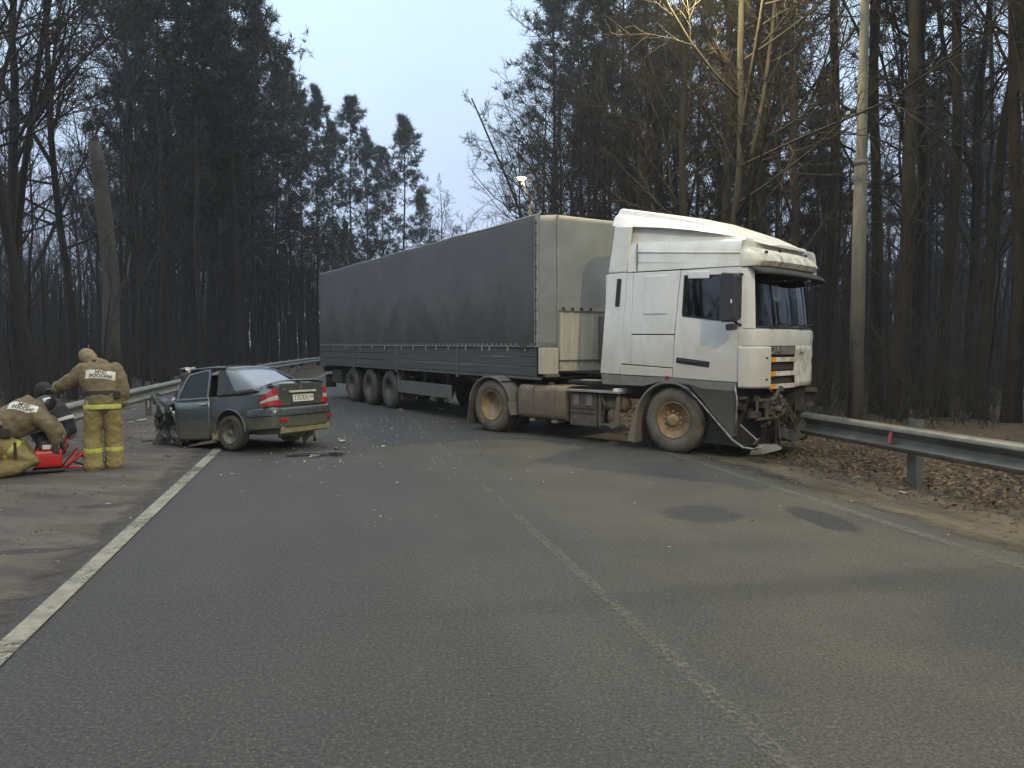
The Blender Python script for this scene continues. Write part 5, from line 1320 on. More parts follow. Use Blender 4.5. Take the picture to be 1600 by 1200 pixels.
quad_panel('window_frame_top', [(.155, .53, 1.345), (.155, -.53, 1.345), (.25, -.54, 1.385), (.25, .54, 1.385)], MT['car'], (-.03, 0, .03))
# crown of the roof, torn and folded at the front end
V = []; nu, nv = 22, 14; rr_ = np.random.default_rng(21)
for i in range(nu + 1):
    for j in range(nv + 1):
        u, v = i / nu, j / nv * 2 - 1; x = .24 + .90 * u
        z = 1.385 + .045 * (1 - v * v) * min(1, .4 + 2 * u) + .018 * math.sin(u * 2.2)
        y = v * (.565 + .03 * u)
        if u > .68: k = (u - .68) / .32; z += k * (.05 * math.sin(v * 6 + 1) - .05 * k) + rr_.normal() * .022 * k; x += rr_.normal() * .02 * k - .06 * k * abs(math.sin(v * 4))
        V.append((x, y, z))
F_q = [(i * (nv + 1) + j, (i + 1) * (nv + 1) + j, (i + 1) * (nv + 1) + j + 1, i * (nv + 1) + j + 1) for i in range(nu) for j in range(nv)]
o = MB().add(V, F_q).build('roof', MT['car'], CAR, autosmooth=30); s = o.modifiers.new('t', 'SOLIDIFY'); s.thickness = .015
for sg in (1, -1):
    quad_panel('rear_pillar', [(-.16, sg * .785, .915), (-.62, sg * .715, .950), (.165, sg * .515, 1.352), (.26, sg * .585, 1.375)], MT['car'], (-.008, sg * .014, .008), 8, 8, .02)
    m = MB(); m.tube([(.22, sg * .583, 1.378), (.6, sg * .598, 1.392), (1.02, sg * .60, 1.385)], [(.022, .028)] * 3, 8); m.build('roof_rail', MT['car'], CAR, True)
    # quarter gap and rear door
    m = MB(); m.loft([[(-.16, sg * .755, .93), (.28, sg * .765, .92), (.36, sg * .60, 1.355), (.22, sg * .61, 1.33)], [(-.16, sg * .735, .93), (.28, sg * .745, .92), (.36, sg * .58, 1.355), (.22, sg * .59, 1.33)]]); m.build('quarter_glass', MT['black'], CAR)
dz = bpy.data.objects.new('rear_door', None); COL.objects.link(dz); dz.parent = CAR; dz.location = (.42, .795, 0); dz.rotation_euler = (0, 0, R_(5))
prof = [(.20, -.025), (.24, .0), (.45, .025), (.62, .03), (.72, .022), (.87, .0)]
V = []; nx_ = 16; nz_ = len(prof)
for i in range(nx_ + 1):
    u = i / nx_
    for j, (z, d) in enumerate(prof):
        x = u * .88; k = max(0, (u - .72) / .28)
        if z < .45 and u < .12: x += (.45 - z) * .35 * (1 - u / .12)
        V.append((x - .16 * k * k * (1.2 - z), d + .05 * k * math.sin(z * 9) * (1 if j else .4) + .05 * k * rr_.normal() * .5 - .10 * k * k, z + (.06 * k * (.6 - z) if z < .5 else 0)))
Fd = [(i * nz_ + j, (i + 1) * nz_ + j, (i + 1) * nz_ + j + 1, i * nz_ + j + 1) for i in range(nx_) for j in range(nz_ - 1)]
o = MB().add(V, Fd).build('door_skin', MT['car'], dz, autosmooth=50); s = o.modifiers.new('t', 'SOLIDIFY'); s.thickness = .03; s.offset = -1
fr_o = [(.02, .875), (.74, .875), (.62, 1.24), (.55, 1.32), (.16, 1.375), (.08, 1.36)]
fr_i = [(.06, .905), (.68, .905), (.575, 1.21), (.52, 1.285), (.19, 1.335), (.125, 1.32)]
m = MB().frame(fr_o, fr_i, -.012, .012)
m.v = [(x, y - (z - .875) * .40, z) for x, y, z in m.v]; m.build('window_frame', MT['car'], dz, bevel=.006)
m = MB().prism(fr_i, -.004, .0); m.v = [(x, y - (z - .875) * .40, z) for x, y, z in m.v]; m.build('door_glass', MT['darkglass'], dz)
MB().box((.13, .03, .79), (.15, .025, .03)).build('door_handle', MT['silver_tear'], dz, bevel=.01)
MB().tube([(.02, .0, .90), (.012, .02, .60), (.05, .03, .35)], .010, 5).build('door_edge', MT['chrome'], dz, True)
# dark cabin filling
m = MB(); m.box((.5, 0, .60), (1.3, 1.40, .55)); m.box((.15, 0, 1.02), (.16, 1.2, .30), (Vector((0, 1, 0)), -.25)); m.box((.95, 0, 1.05), (.14, 1.15, .45), (Vector((0, 1, 0)), -.3)); m.build('cabin_seats', MT['interior'], CAR, bevel=.03)
# wheels
def car_wheel(loc, flip=False, tilt=0.0, buried=False):
    w = bpy.data.objects.new('wheel', None); COL.objects.link(w); w.parent = CAR; w.location = loc; w.rotation_euler = (tilt, 0, math.pi if flip else 0)
    m = MB(); m.lathe([(.178, -.02), (.19, .0), (.22, .012), (.26, .008), (.283, -.015), (.29, -.05), (.29, -.13), (.28, -.165), (.24, -.18), (.178, -.17)], 36, 'y', closed=True); m.build('tyre', MT['tread'] if not buried else MT['muddy'], w, True)
    m = MB(); m.lathe([(.182, -.012), (.178, .006), (.168, -.005), (.155, -.05), (.14, -.055), (.12, -.03), (.09, -.018), (.065, -.03), (.05, -.03), (.045, -.005), (.002, -.005)], 32, 'y'); m.build('rim', MT['wheelp'], w, True)
    hm = MB().lathe([(.002, .004), (.022, .003), (.022, -.03)], 8, 'y').mesh('rim_hole')
    for k in range(8): a = k * math.pi / 4; link('rim_hole', hm, MT['black'], w, (.128 * math.cos(a), -.034, .128 * math.sin(a)))
    nm = MB().lathe([(.002, .012), (.009, .012), (.011, -.02)], 6, 'y').mesh('wheel_bolt')
    for k in range(4): a = .4 + k * math.pi / 2; link('wheel_bolt', nm, MT['chrome'], w, (.055 * math.cos(a), -.018, .055 * math.sin(a)))
    return w
car_wheel((0, .80, .29)); car_wheel((-.02, -.76, .29), True, R_(-8), True)
# wheel well, beam axle, muddy sheet hanging behind the right wheel
m = MB(); m.tube([(-.03, -.7, .28), (-.03, .7, .28)], .045, 8); m.tube([(.3, .5, .30), (-.02, .62, .28)], .04, 6); m.box((-.45, .05, .30), (.55, .7, .16)); m.tube([(-.92, .35, .27), (-.4, .38, .26)], .035, 8); m.build('rear_axle', MT['muddy'], CAR, bevel=.01)
V = []; 
for i in range(13):
    for j in range(9):
        u, v = i / 12, j / 8; V.append((-.50 + .05 * math.sin(u * 9 + v * 4) + rr_.normal() * .015 - .05 * v, -.25 - .47 * u, .36 - .30 * v * (1 - .25 * math.sin(u * 11) * v) + rr_.normal() * .012 * v))
Fd = [(i * 9 + j, (i + 1) * 9 + j, (i + 1) * 9 + j + 1, i * 9 + j + 1) for i in range(12) for j in range(8)]
o = MB().add(V, Fd).build('muddy_splash_sheet', MT['muddy'], CAR, autosmooth=40); s = o.modifiers.new('t', 'SOLIDIFY'); s.thickness = .012
V = []
for i in range(15):
    for j in range(9):
        u, v = i / 14, j / 8; a = math.pi * (u - .5); V.append((-.52 - .26 * math.cos(a) + rr_.normal() * .012, -.12 - .34 * math.sin(a), .40 - .27 * v * (1 - .22 * abs(math.sin(u * 7)) * v) + rr_.normal() * .012))
Fd = [(i * 9 + j, (i + 1) * 9 + j, (i + 1) * 9 + j + 1, i * 9 + j + 1) for i in range(14) for j in range(8)]
o = MB().add(V, Fd).build('spare_wheel_well', MT['muddy'], CAR, autosmooth=40); s = o.modifiers.new('t', 'SOLIDIFY'); s.thickness = .012
m = MB(); m.loft([[(.30, .72, .17), (.36, .80, .20), (.34, .78, .33), (.28, .72, .34)], [(.43, .72, .15), (.44, .79, .18), (.42, .79, .30), (.40, .72, .32)]]); m.build('mud_guard', MT['muddy'], CAR, bevel=.01)
m = MB(); m.loft([[(.40, .70, .13), (.40, .79, .14), (.40, .78, .19), (.40, .70, .20)], [(.75, .70, .10), (.75, .80, .11), (.75, .79, .15), (.75, .70, .17)], [(1.15, .66, .06), (1.15, .74, .06), (1.15, .74, .10), (1.15, .66, .11)]]); m.build('torn_sill', MT['tank'], CAR, bevel=.008)
# crushed front: folded sheets, dark lumps, torn bright edges
def crumple(name, c, su, sv, axis_u, axis_v, amp, seed, mat, n=9, th=.008):
    r = np.random.default_rng(seed); u_, v_ = Vector(axis_u).normalized(), Vector(axis_v).normalized(); n_ = u_.cross(v_); V = []
    f = r.uniform(3, 8, 4); p_ = r.uniform(0, 6, 4)
    for i in range(n + 1):
        for j in range(n + 1):
            a, b = i / n - .5, j / n - .5
            k = amp * (math.sin(f[0] * a + f[1] * b + p_[0]) + .6 * abs(math.sin(f[2] * a - f[3] * b + p_[1])) + r.normal() * .22)
            edge = (abs(a) + abs(b)) * .12 * r.normal()
            V.append(Vector(c) + u_ * (a * su + edge * su * .5) + v_ * (b * sv + edge * sv * .5) + n_ * k)
    F_ = [(i * (n + 1) + j, (i + 1) * (n + 1) + j, (i + 1) * (n + 1) + j + 1, i * (n + 1) + j + 1) for i in range(n) for j in range(n)]
    o = MB().add(V, F_).build(name, mat, CAR, autosmooth=25); s = o.modifiers.new('t', 'SOLIDIFY'); s.thickness = th; return o
crumple('crumpled_wing', (1.45, .62, .60), .62, .75, (0, 1, .1), (.25, 0, 1), .07, 1, MT['crush'])
crumple('crumpled_bonnet', (1.55, .0, .75), .9, .45, (0, 1, 0), (.6, 0, .8), .09, 2, MT['crush'])
crumple('crumpled_scuttle', (1.40, -.2, 1.08), 1.0, .5, (0, 1, .1), (.2, 0, 1), .08, 3, MT['crush'])
crumple('bent_door_pillar', (1.20, .66, 1.06), .20, .62, (1, .3, 0), (-.1, -.2, 1), .03, 4, MT['crush'])
crumple('folded_roof_edge', (1.13, .36, 1.40), .55, .16, (0, 1, .05), (1, 0, .35), .03, 5, MT['silver_tear'], 7)
crumple('torn_wing_edge', (1.34, .72, .50), .08, .42, (1, .2, 0), (.25, 0, 1), .015, 6, MT['silver_tear'], 6)
crumple('torn_sill_edge', (1.25, .76, .26), .20, .10, (1, 0, -.2), (0, .2, 1), .02, 7, MT['silver_tear'], 6)
crumple('hanging_wing_panel', (1.72, .70, .36), .32, .70, (1, .3, 0), (-.2, 0, 1), .035, 8, MT['boxp'])
crumple('smashed_floor_sheet', (1.6, .1, .2), .5, 1.1, (1, 0, 0), (0, 1, .05), .05, 9, MT['junk'])
m = MB(); r9 = np.random.default_rng(31)
for k in range(120):
    m.box((1.18 + r9.uniform(0, .75) ** 1.3, r9.uniform(-.7, .80), r9.uniform(.12, 1.0)), r9.uniform(.03, .18, 3), (Vector(r9.normal(size=3)).normalized(), r9.uniform(0, 1.5)))
m.build('smashed_engine', MT['junk'], CAR)['kind'] = 'stuff'
for k in range(12):
    p = (r9.uniform(1.3, 1.6), r9.uniform(.1, .78), r9.uniform(.5, 1.0)); q = (p[0] + r9.uniform(.05, .35), p[1] + r9.uniform(-.1, .15), p[2] - r9.uniform(.1, .5))
    MB().tube([p, ((p[0] + q[0]) / 2, (p[1] + q[1]) / 2 + .04, (p[2] + q[2]) / 2 + .06), q], r9.uniform(.005, .012), 5).build('torn_cable', MT['black'] if k % 3 else MT['debris_w'], CAR)
for p in ((1.55, .70, .80), (1.46, .74, .74), (1.66, .72, .70), (1.30, .79, .90), (1.50, .78, .58)): MB().box(p, (.07, .03, .055), (Vector((.4, 1, .3)).normalized(), .8)).build('broken_lamp_bit', MT['debris_w'], CAR, bevel=.006)

# ------------------------------------------------------------------ firefighters
def merge_remesh(name, mb, mat, parent, vox=.016, smooth=6, wrinkle=.008, wsize=.09, seed=0):
    o = mb.build(name, mat, parent)
    m = o.modifiers.new('r', 'REMESH'); m.mode = 'VOXEL'; m.voxel_size = vox
    m = o.modifiers.new('s', 'SMOOTH'); m.iterations = smooth; m.factor = .5
    if wrinkle:
        t = bpy.data.textures.new(name + '_folds', 'CLOUDS'); t.noise_scale = wsize; t.noise_depth = 2
        m = o.modifiers.new('d', 'DISPLACE'); m.texture = t; m.strength = wrinkle * 2; m.mid_level = .5
    bake(o); o.data.polygons.foreach_set('use_smooth', [True] * len(o.data.polygons)); return o
def limb(mb, pts, rad, n=14, ref=(0, 1, 0)):
    """closed limb with rounded ends; rad may hold (along ref, across) pairs"""
    pts = [Vector(p) for p in pts]; rad = [r if isinstance(r, tuple) else (r, r) for r in rad]
    d0 = (pts[0] - pts[1]).normalized(); d1 = (pts[-1] - pts[-2]).normalized()
    P = [pts[0] + d0 * min(rad[0]) * .85, pts[0] + d0 * min(rad[0]) * .5] + pts + [pts[-1] + d1 * min(rad[-1]) * .5, pts[-1] + d1 * min(rad[-1]) * .85]
    Rr = [tuple(q * .35 for q in rad[0]), tuple(q * .8 for q in rad[0])] + rad + [tuple(q * .8 for q in rad[-1]), tuple(q * .35 for q in rad[-1])]
    return mb.tube(P, Rr, n, flat=(ref, 1))
def band(name, c, d, ra, rb, h, mat, parent, ref=(0, 1, 0), n=22):
    c = Vector(c); d = Vector(d).normalized()
    return MB().tube([c - d * h / 2, c - d * h * .3, c + d * h * .3, c + d * h / 2], [(ra * .985, rb * .985), (ra, rb), (ra, rb), (ra * .985, rb * .985)], n, flat=(ref, 1)).build(name, mat, parent, autosmooth=50)
def hand(mb, w, d, palm_n, side, s=1.0, curl=.5):
    """wrist w, direction d of the fingers, palm normal; fingers unequal and bent"""
    w = Vector(w); d = Vector(d).normalized(); n = Vector(palm_n); n = (n - d * n.dot(d)).normalized(); x = d.cross(n) * side
    limb(mb, [w, w + d * .045 * s, w + d * .085 * s], [(.016 * s, .026 * s), (.018 * s, .040 * s), (.016 * s, .040 * s)], 8, n)
    for k, (o, l) in enumerate(((-.031, .070), (-.010, .080), (.011, .074), (.031, .058))):
        b = w + d * .085 * s + x * o * s; p = [b, b + (d * math.cos(curl * .5) + n * math.sin(curl * .5)) * l * .45 * s]
        p.append(p[-1] + (d * math.cos(curl) + n * math.sin(curl)) * l * .33 * s); p.append(p[-1] + (d * math.cos(curl * 1.6) + n * math.sin(curl * 1.6)) * l * .25 * s)
        limb(mb, p, [.0098 * s, .0095 * s, .009 * s, .008 * s], 6)
    b = w + d * .03 * s - x * .032 * s; t = (d * .75 - x * .6 + n * .35).normalized()
    limb(mb, [b, b + t * .04 * s, b + (t + d * .4).normalized() * .075 * s], [.013 * s, .011 * s, .009 * s], 6)

# --- standing, seen from behind, bent forward to the left
SP = G(163, 733); P1 = empty('person', (SP.x, SP.y, 0), R_(27), 'person in tan fire suit standing bent forward with back to the viewer', 'person', 'rescuers beside the wreck')
body1 = MB()
# one continuous body: legs, trunk, neck, head, arms
for sx, ky in ((-1, .03), (1, .06)):
    limb(body1, [(sx * .10, .0, .86), (sx * .115, ky, .48), (sx * .115, -.02 + (sx > 0) * .06, .10)], [.085, .060, .045])
    limb(body1, [(sx * .115, -.03 + (sx > 0) * .06, .055), (sx * .118, .06 + (sx > 0) * .06, .045), (sx * .12, .16 + (sx > 0) * .06, .035)], [(.045, .04), (.04, .045), (.03, .04)], 10, (0, 0, 1))
limb(body1, [(0, -.01, .86), (-.005, .02, 1.02), (-.03, .09, 1.20), (-.05, .14, 1.33)], [(.11, .16), (.10, .15), (.12, .18), (.10, .18)])
limb(body1, [(-.06, .16, 1.35), (-.12, .21, 1.43), (-.15, .24, 1.47)], [.06, .055, .06])
limb(body1, [(-.15, .23, 1.45), (-.185, .265, 1.51)], [(.088, .075), (.085, .072)])
A_l = [(-.22, .14, 1.31), (-.42, .24, 1.13), (-.56, .40, 1.06)]; A_r = [(.17, .10, 1.30), (.225, .05, 1.04), (.20, .09, .84)]
limb(body1, A_l, [.055, .045, .032]); limb(body1, A_r, [.055, .045, .032])
merge_remesh('body', body1, MT['skin'], P1, .014, 3, 0)
hm = MB(); hand(hm, A_l[-1], (-.8, .6, -.15), (0, 0, -1), 1, 1.15, .6); hand(hm, A_r[-1], (-.05, .12, -1), (-1, 0, 0), 1, 1.15, .5)
merge_remesh('hands', hm, MT['glove'], P1, .006, 1, 0)
jk = MB()
limb(jk, [(.0, -.01, .86), (.0, .0, .93), (-.005, .03, 1.02), (-.03, .085, 1.18), (-.05, .13, 1.30), (-.06, .15, 1.36)], [(.165, .215), (.16, .205), (.15, .20), (.17, .235), (.15, .235), (.11, .17)], 20)
limb(jk, [(-.20, .14, 1.32), (-.33, .19, 1.20), (-.42, .24, 1.13), (-.50, .33, 1.09), (-.545, .385, 1.065)], [.105, .098, .095, .082, .072], 16)
limb(jk, [(.15, .11, 1.32), (.215, .07, 1.17), (.235, .05, 1.04), (.225, .06, .93), (.21, .08, .86)], [.105, .095, .092, .082, .075], 16)
limb(jk, [(-.05, .15, 1.34), (-.10, .20, 1.40)], [(.11, .12), (.09, .095)], 16)
merge_remesh('jacket', jk, MT['suit'], P1, .014, 4, .020, .085)
for sx, ky, yo in ((-1, .03, 0), (1, .06, .06)):
    tr = MB(); limb(tr, [(sx * .085, .0, .86), (sx * .105, .01 + yo * .4, .68), (sx * .118, ky, .47), (sx * .12, .0 + yo, .25), (sx * .12, -.01 + yo, .045)], [(.140, .130), (.128, .121), (.114, .110), (.112, .110), (.124, .120)], 18)
    merge_remesh('trouser_leg', tr, MT['suit_y'], P1, .014, 3, .018, .075)
    band('reflective_band', (sx * .12, .0 + yo, .26), (0, .0, 1), .120, .118, .058, MT['refl'], P1)
    bt_ = MB(); limb(bt_, [(sx * .12, -.01 + yo, .10), (sx * .12, .0 + yo, .06)], [.075, .07]); limb(bt_, [(sx * .12, -.03 + yo, .045), (sx * .12, .17 + yo, .04)], [(.045, .055), (.04, .05)], 10, (0, 0, 1))
    merge_remesh('boot', bt_, MT['boot'], P1, .014, 2, 0)
band('reflective_band', (0, -.005, .83), (0, .05, 1), .178, .226, .06, MT['refl'], P1)
band('belt', (-.003, .02, 1.00), (-.02, .12, 1), .166, .214, .062, MT['belt'], P1)
MB().box((.17, -.10, .985), (.09, .05, .10)).build('belt_pouch', MT['belt'], P1, bevel=.015)
band('cuff_band', (.222, .064, .90), (.07, -.1, .35), .090, .090, .03, MT['hood'], P1); band('cuff_band', (-.515, .347, 1.085), (-.6, .6, -.3), .084, .084, .018, MT['hood'], P1, (0, 0, 1))
hd = MB(); limb(hd, [(-.115, .19, 1.415), (-.145, .225, 1.455), (-.18, .262, 1.508)], [(.085, .08), (.118, .104), (.112, .100)], 18)
merge_remesh('hood', hd, MT['hood'], P1, .012, 3, .012, .05)
MB().box((-.20, .37, 1.485), (.09, .03, .05)).build('face_opening', MT['skin'], P1, bevel=.012)
limb(m2 := MB(), [(-.02, .12, 1.385), (-.08, .10, 1.425), (-.13, .16, 1.43)], [.03, .028, .025], 8); m2.build('collar_strap', MT['belt'], P1, True)
def on_surface(parent, target, frame_o, frame_x, frame_y, w, h, name, mat, nu=12, nv=5, off=.007):
    """a patch laid on a cloth mesh: cast rays from outside"""
    o, x, y = Vector(frame_o), Vector(frame_x).normalized(), Vector(frame_y).normalized(); n = x.cross(y)
    V = []
    for i in range(nu + 1):
        for j in range(nv + 1):
            p = o + x * (w * (i / nu - .5)) + y * (h * (j / nv - .5)) + n * .5
            okk, loc, nn, _ = target.ray_cast(p, -n)
            V.append((loc if okk else p - n * .5) + n * off)
    F_ = [(i * (nv + 1) + j, (i + 1) * (nv + 1) + j, (i + 1) * (nv + 1) + j + 1, i * (nv + 1) + j + 1) for i in range(nu) for j in range(nv)]
    return MB().add(V, F_).build(name, mat, parent, True), n
def text_on(parent, target, txt, size, o, x, y, name, off=.011, sx=1.0):
    q = text_mesh(txt, size, name, MT['ink'], parent, (0, 0, 0), (0, 0, 0), 0.0, 1.0, bold=.002)
    o, x, y = Vector(o), Vector(x).normalized(), Vector(y).normalized(); n = x.cross(y)
    for v in q.data.vertices:
        p = o + x * v.co.x * sx + y * v.co.y + n * .5; okk, loc, nn, _ = target.ray_cast(p, -n)
        v.co = (loc if okk else p - n * .5) + n * off
    return q
bpy.context.view_layer.update()
jk1 = [c for c in P1.children if c.name.startswith('jacket')][0]
bo, bx, by = (-.012, -.03, 1.245), (1, .0, -.10), (.10, .45, 1)
bp_, _ = on_surface(P1, jk1, bo, bx, by, .345, .115, 'back_patch', MT['patch'])
by_ = Vector(by).normalized()
text_on(bp_, jk1, 'МЧС', .060, Vector(bo) + by_ * .028, bx, by, 'patch_lettering')
text_on(bp_, jk1, 'РОССИИ', .062, Vector(bo) - by_ * .026, bx, by, 'patch_lettering', sx=.98)

# --- kneeling over the pump at the left edge
KP = G(40, 742); P2 = empty('person', (KP.x, KP.y, 0), R_(33), 'person in tan fire suit kneeling over the red pump at the left edge', 'person', 'rescuers beside the wreck')
b2 = MB()
L1 = [(-.30, .02, .47), (.06, -.02, .15), (-.30, -.06, .09)]; L2 = [(-.30, .22, .48), (.12, .30, .14), (-.28, .30, .08)]
for L_ in (L1, L2): limb(b2, L_, [.085, .065, .045]); limb(b2, [L_[2], (L_[2][0] - .12, L_[2][1], .05)], [.045, .035], 10)
SPN = [(-.32, .12, .50), (-.17, .12, .62), (.0, .13, .72), (.13, .15, .78)]
limb(b2, SPN, [.13, .12, .14, .12]); limb(b2, [(.15, .17, .79), (.22, .26, .83)], [.06, .055]); limb(b2, [(.22, .26, .83), (.28, .32, .84)], [.09, .085])
B_r = [(.17, .0, .72), (.34, -.06, .52), (.33, -.04, .36)]; B_l = [(.14, .32, .74), (.36, .36, .54), (.42, .20, .42)]
limb(b2, B_r, [.055, .045, .032]); limb(b2, B_l, [.055, .045, .032]); merge_remesh('body', b2, MT['skin'], P2, .014, 3, 0)
hm = MB(); hand(hm, B_r[-1], (.05, .15, -1), (.3, 1, 0), 1, 1.15, .8); hand(hm, B_l[-1], (.2, -.8, -.5), (0, 0, -1), 1, 1.15, .8); merge_remesh('hands', hm, MT['glove'], P2, .006, 1, 0)
j2 = MB(); limb(j2, [(-.38, .10, .52), (-.28, .11, .58), (-.14, .12, .66), (.0, .13, .735), (.11, .15, .775), (.17, .18, .785)], [(.19, .215), (.18, .21), (.175, .215), (.175, .235), (.145, .235), (.10, .15)], 20)
limb(j2, [(.14, .02, .75), (.26, -.04, .63), (.34, -.06, .52), (.34, -.045, .42)], [.108, .10, .095, .078], 16); limb(j2, [(.12, .30, .76), (.26, .34, .64), (.36, .36, .54), (.40, .25, .45)], [.105, .098, .09, .075], 16)
limb(j2, [(.13, .17, .79), (.20, .24, .82)], [(.11, .12), (.085, .09)], 14); merge_remesh('jacket', j2, MT['suit'], P2, .014, 4, .020, .085)
for L_ in (L1, L2):
    tr = MB(); limb(tr, [(L_[0][0] - .03, L_[0][1], L_[0][2] - .02), [(a + b) / 2 for a, b in zip(L_[0], L_[1])], L_[1], [(a + b) / 2 for a, b in zip(L_[1], L_[2])], L_[2]], [.165, .145, .118, .112, .105], 18)
    merge_remesh('trouser_leg', tr, MT['suit_y'], P2, .014, 3, .018, .075)
    t_ = [(a * .55 + b * .45) for a, b in zip(L_[0], L_[1])]; band('reflective_band', t_, Vector(L_[1]) - Vector(L_[0]), .153, .150, .055, MT['refl'], P2, (0, 0, 1))
    bt_ = MB(); x0, y0, z0 = L_[2]; limb(bt_, [(x0 - .02, y0, z0), (x0 - .12, y0, z0 - .01), (x0 - .15, y0, z0 + .06)], [.075, .06, .05]); merge_remesh('boot', bt_, MT['boot'], P2, .014, 2, 0)
band('belt', (-.25, .11, .600), (.8, .05, .5), .192, .222, .06, MT['belt'], P2); MB().box((-.20, -.115, .55), (.13, .06, .12)).build('belt_pouch', MT['belt'], P2, bevel=.02)
MB().box((-.10, -.165, .34), (.035, .03, .20)).build('hanging_strap', MT['belt'], P2, bevel=.008)
h2 = MB(); limb(h2, [(.22, .27, .86), (.27, .32, .885)], [(.125, .115), (.12, .11)], 18); merge_remesh('helmet', h2, MT['black'], P2, .012, 4, 0)
MB().tube([(.22, .17, .915), (.29, .22, .93), (.345, .28, .91)], [(.035, .012)] * 3, 8).build('helmet_stripe', MT['refl_w'], P2, True)
bpy.context.view_layer.update(); jk2 = [c for c in P2.children if c.name.startswith('jacket')][0]
bo, bx, by = (.0, .0, .86), (.85, -.12, -.28), (.22, .62, .62)
by = (Vector(by) - Vector(bx).normalized() * Vector(by).dot(Vector(bx).normalized())); bp2, _ = on_surface(P2, jk2, bo, bx, by, .32, .11, 'back_patch', MT['patch'])
by_ = by.normalized(); text_on(bp2, jk2, 'МЧС', .055, Vector(bo) + by_ * .026, bx, by, 'patch_lettering'); text_on(bp2, jk2, 'РОССИИ', .058, Vector(bo) - by_ * .024, bx, by, 'patch_lettering', sx=.95)

# --- crouching in dark clothes between the two
DP = G(93, 712); P3 = empty('person', (DP.x, DP.y, 0), R_(28 + 70), 'person in dark suit with silver bands crouching between the two tan suits', 'person', 'rescuers beside the wreck')
b3 = MB(); limb(b3, [(0, -.12, .34), (0, -.05, .52), (0, .06, .70), (0, .10, .78)], [.13, .12, .14, .10]); limb(b3, [(0, .12, .80), (0, .15, .88)], [.06, .055]); limb(b3, [(0, .16, .90), (0, .20, .97)], [(.09, .078), (.085, .074)])
for sx in (-1, 1):
    limb(b3, [(sx * .11, -.08, .34), (sx * .2, .28, .38), (sx * .18, .06, .08)], [.085, .065, .045]); limb(b3, [(sx * .18, .05, .05), (sx * .18, .22, .04)], [.045, .035], 10)
    limb(b3, [(sx * .19, .09, .76), (sx * .27, .22, .58), (sx * .14, .40, .52)], [.052, .042, .03])
merge_remesh('body', b3, MT['skin'], P3, .014, 3, 0)
hm = MB()
for sx in (-1, 1): hand(hm, (sx * .14, .40, .52), (-sx * .3, 1, -.2), (0, 0, -1), sx, 1.1, .7)
merge_remesh('hands', hm, MT['glove'], P3, .006, 1, 0)
j3 = MB(); limb(j3, [(0, -.12, .36), (0, -.06, .50), (0, .05, .68), (0, .10, .79)], [(.13, .16), (.145, .18), (.16, .225), (.11, .17)], 18)
for sx in (-1, 1): limb(j3, [(sx * .18, .08, .76), (sx * .27, .22, .58), (sx * .17, .36, .53)], [.10, .088, .07], 14)
merge_remesh('jacket', j3, MT['dark_suit'], P3, .016, 5, .012, .10)
for sx in (-1, 1):
    tr = MB(); limb(tr, [(sx * .10, -.08, .35), (sx * .2, .27, .38), (sx * .18, .07, .12)], [.14, .115, .10], 16); merge_remesh('trouser_leg', tr, MT['dark_suit'], P3, .015, 4, .012, .09)
    bt_ = MB(); limb(bt_, [(sx * .18, .06, .12), (sx * .18, .05, .06)], [.065, .06]); limb(bt_, [(sx * .18, .02, .045), (sx * .18, .22, .04)], [(.045, .05), (.04, .045)], 10, (0, 0, 1)); merge_remesh('boot', bt_, MT['boot'], P3, .014, 2, 0)
    band('silver_band', (sx * .235, .165, .66), (sx * .09, .14, -.18), .105, .105, .05, MT['refl_w'], P3)
band('silver_band', (0, -.045, .535), (0, .1, .3), .162, .196, .05, MT['refl_w'], P3)
h3 = MB(); limb(h3, [(0, .17, .955), (0, .20, 1.0)], [(.125, .11), (.118, .105)], 18); merge_remesh('helmet', h3, MT['dark_suit'], P3, .012, 4, 0); MB().lathe([(.003, -.02), (.03, -.015), (.03, .02)], 10, 'x').build('helmet_lamp', MT['refl_w'], P3, loc=(.10, .12, .99))

# ------------------------------------------------------------------ hydraulic pump with red frame
PP = G(84, 737); PU = empty('rescue_pump', (PP.x, PP.y, 0), R_(30), 'red motor pump with black top and tubular red frame between the firefighters', 'pump')
tkp = rbox(-.20, .10, -.11, .11, .06, .30, .05).build('fuel_tank', MT['red'], PU, bevel=.012, autosmooth=40)
MB().lathe([(.004, .05), (.04, .05), (.045, .0)], 14, 'z').build('filler_cap', MT['black'], tkp, loc=(-.06, -.03, .30))
m = MB(); m.box((-.04, .04, .34), (.24, .15, .12)); m.box((-.12, -.06, .33), (.08, .06, .07)); m.build('engine', MT['black'], PU, bevel=.02)
MB().box((-.06, -.095, .335), (.11, .02, .06)).build('engine_plate', MT['plate'], PU, bevel=.008); MB().box((.05, -.095, .34), (.05, .02, .05)).build('engine_badge', MT['plate'], PU, bevel=.006)
m = MB(); m.tube([(-.19, -.02, .30), (-.15, -.02, .43), (-.05, -.02, .455), (.05, -.02, .43), (.10, -.02, .30)], .014, 8); m.build('carry_handle', MT['black'], PU, True)
m = MB(); m.box((-.05, 0, .035), (.36, .26, .04)); m.build('base_plate', MT['black'], PU, bevel=.01)
m = MB(); m.tube([(.10, -.10, .05), (.46, -.10, .06), (.50, .06, .06)], .014, 8); m.tube([(.14, -.10, .06), (.30, -.10, .20), (.46, -.08, .34), (.52, .0, .36)], .015, 8); m.tube([(.10, .1, .06), (.28, .1, .3), (.34, .06, .16)], .013, 8); m.tube([(.12, -.11, .25), (.17, -.10, .42), (.10, .05, .43)], .012, 8); m.tube([(.16, -.1, .08), (.26, .05, .22), (.44, .08, .08)], .012, 8); m.build('tube_frame', MT['red'], PU, True)
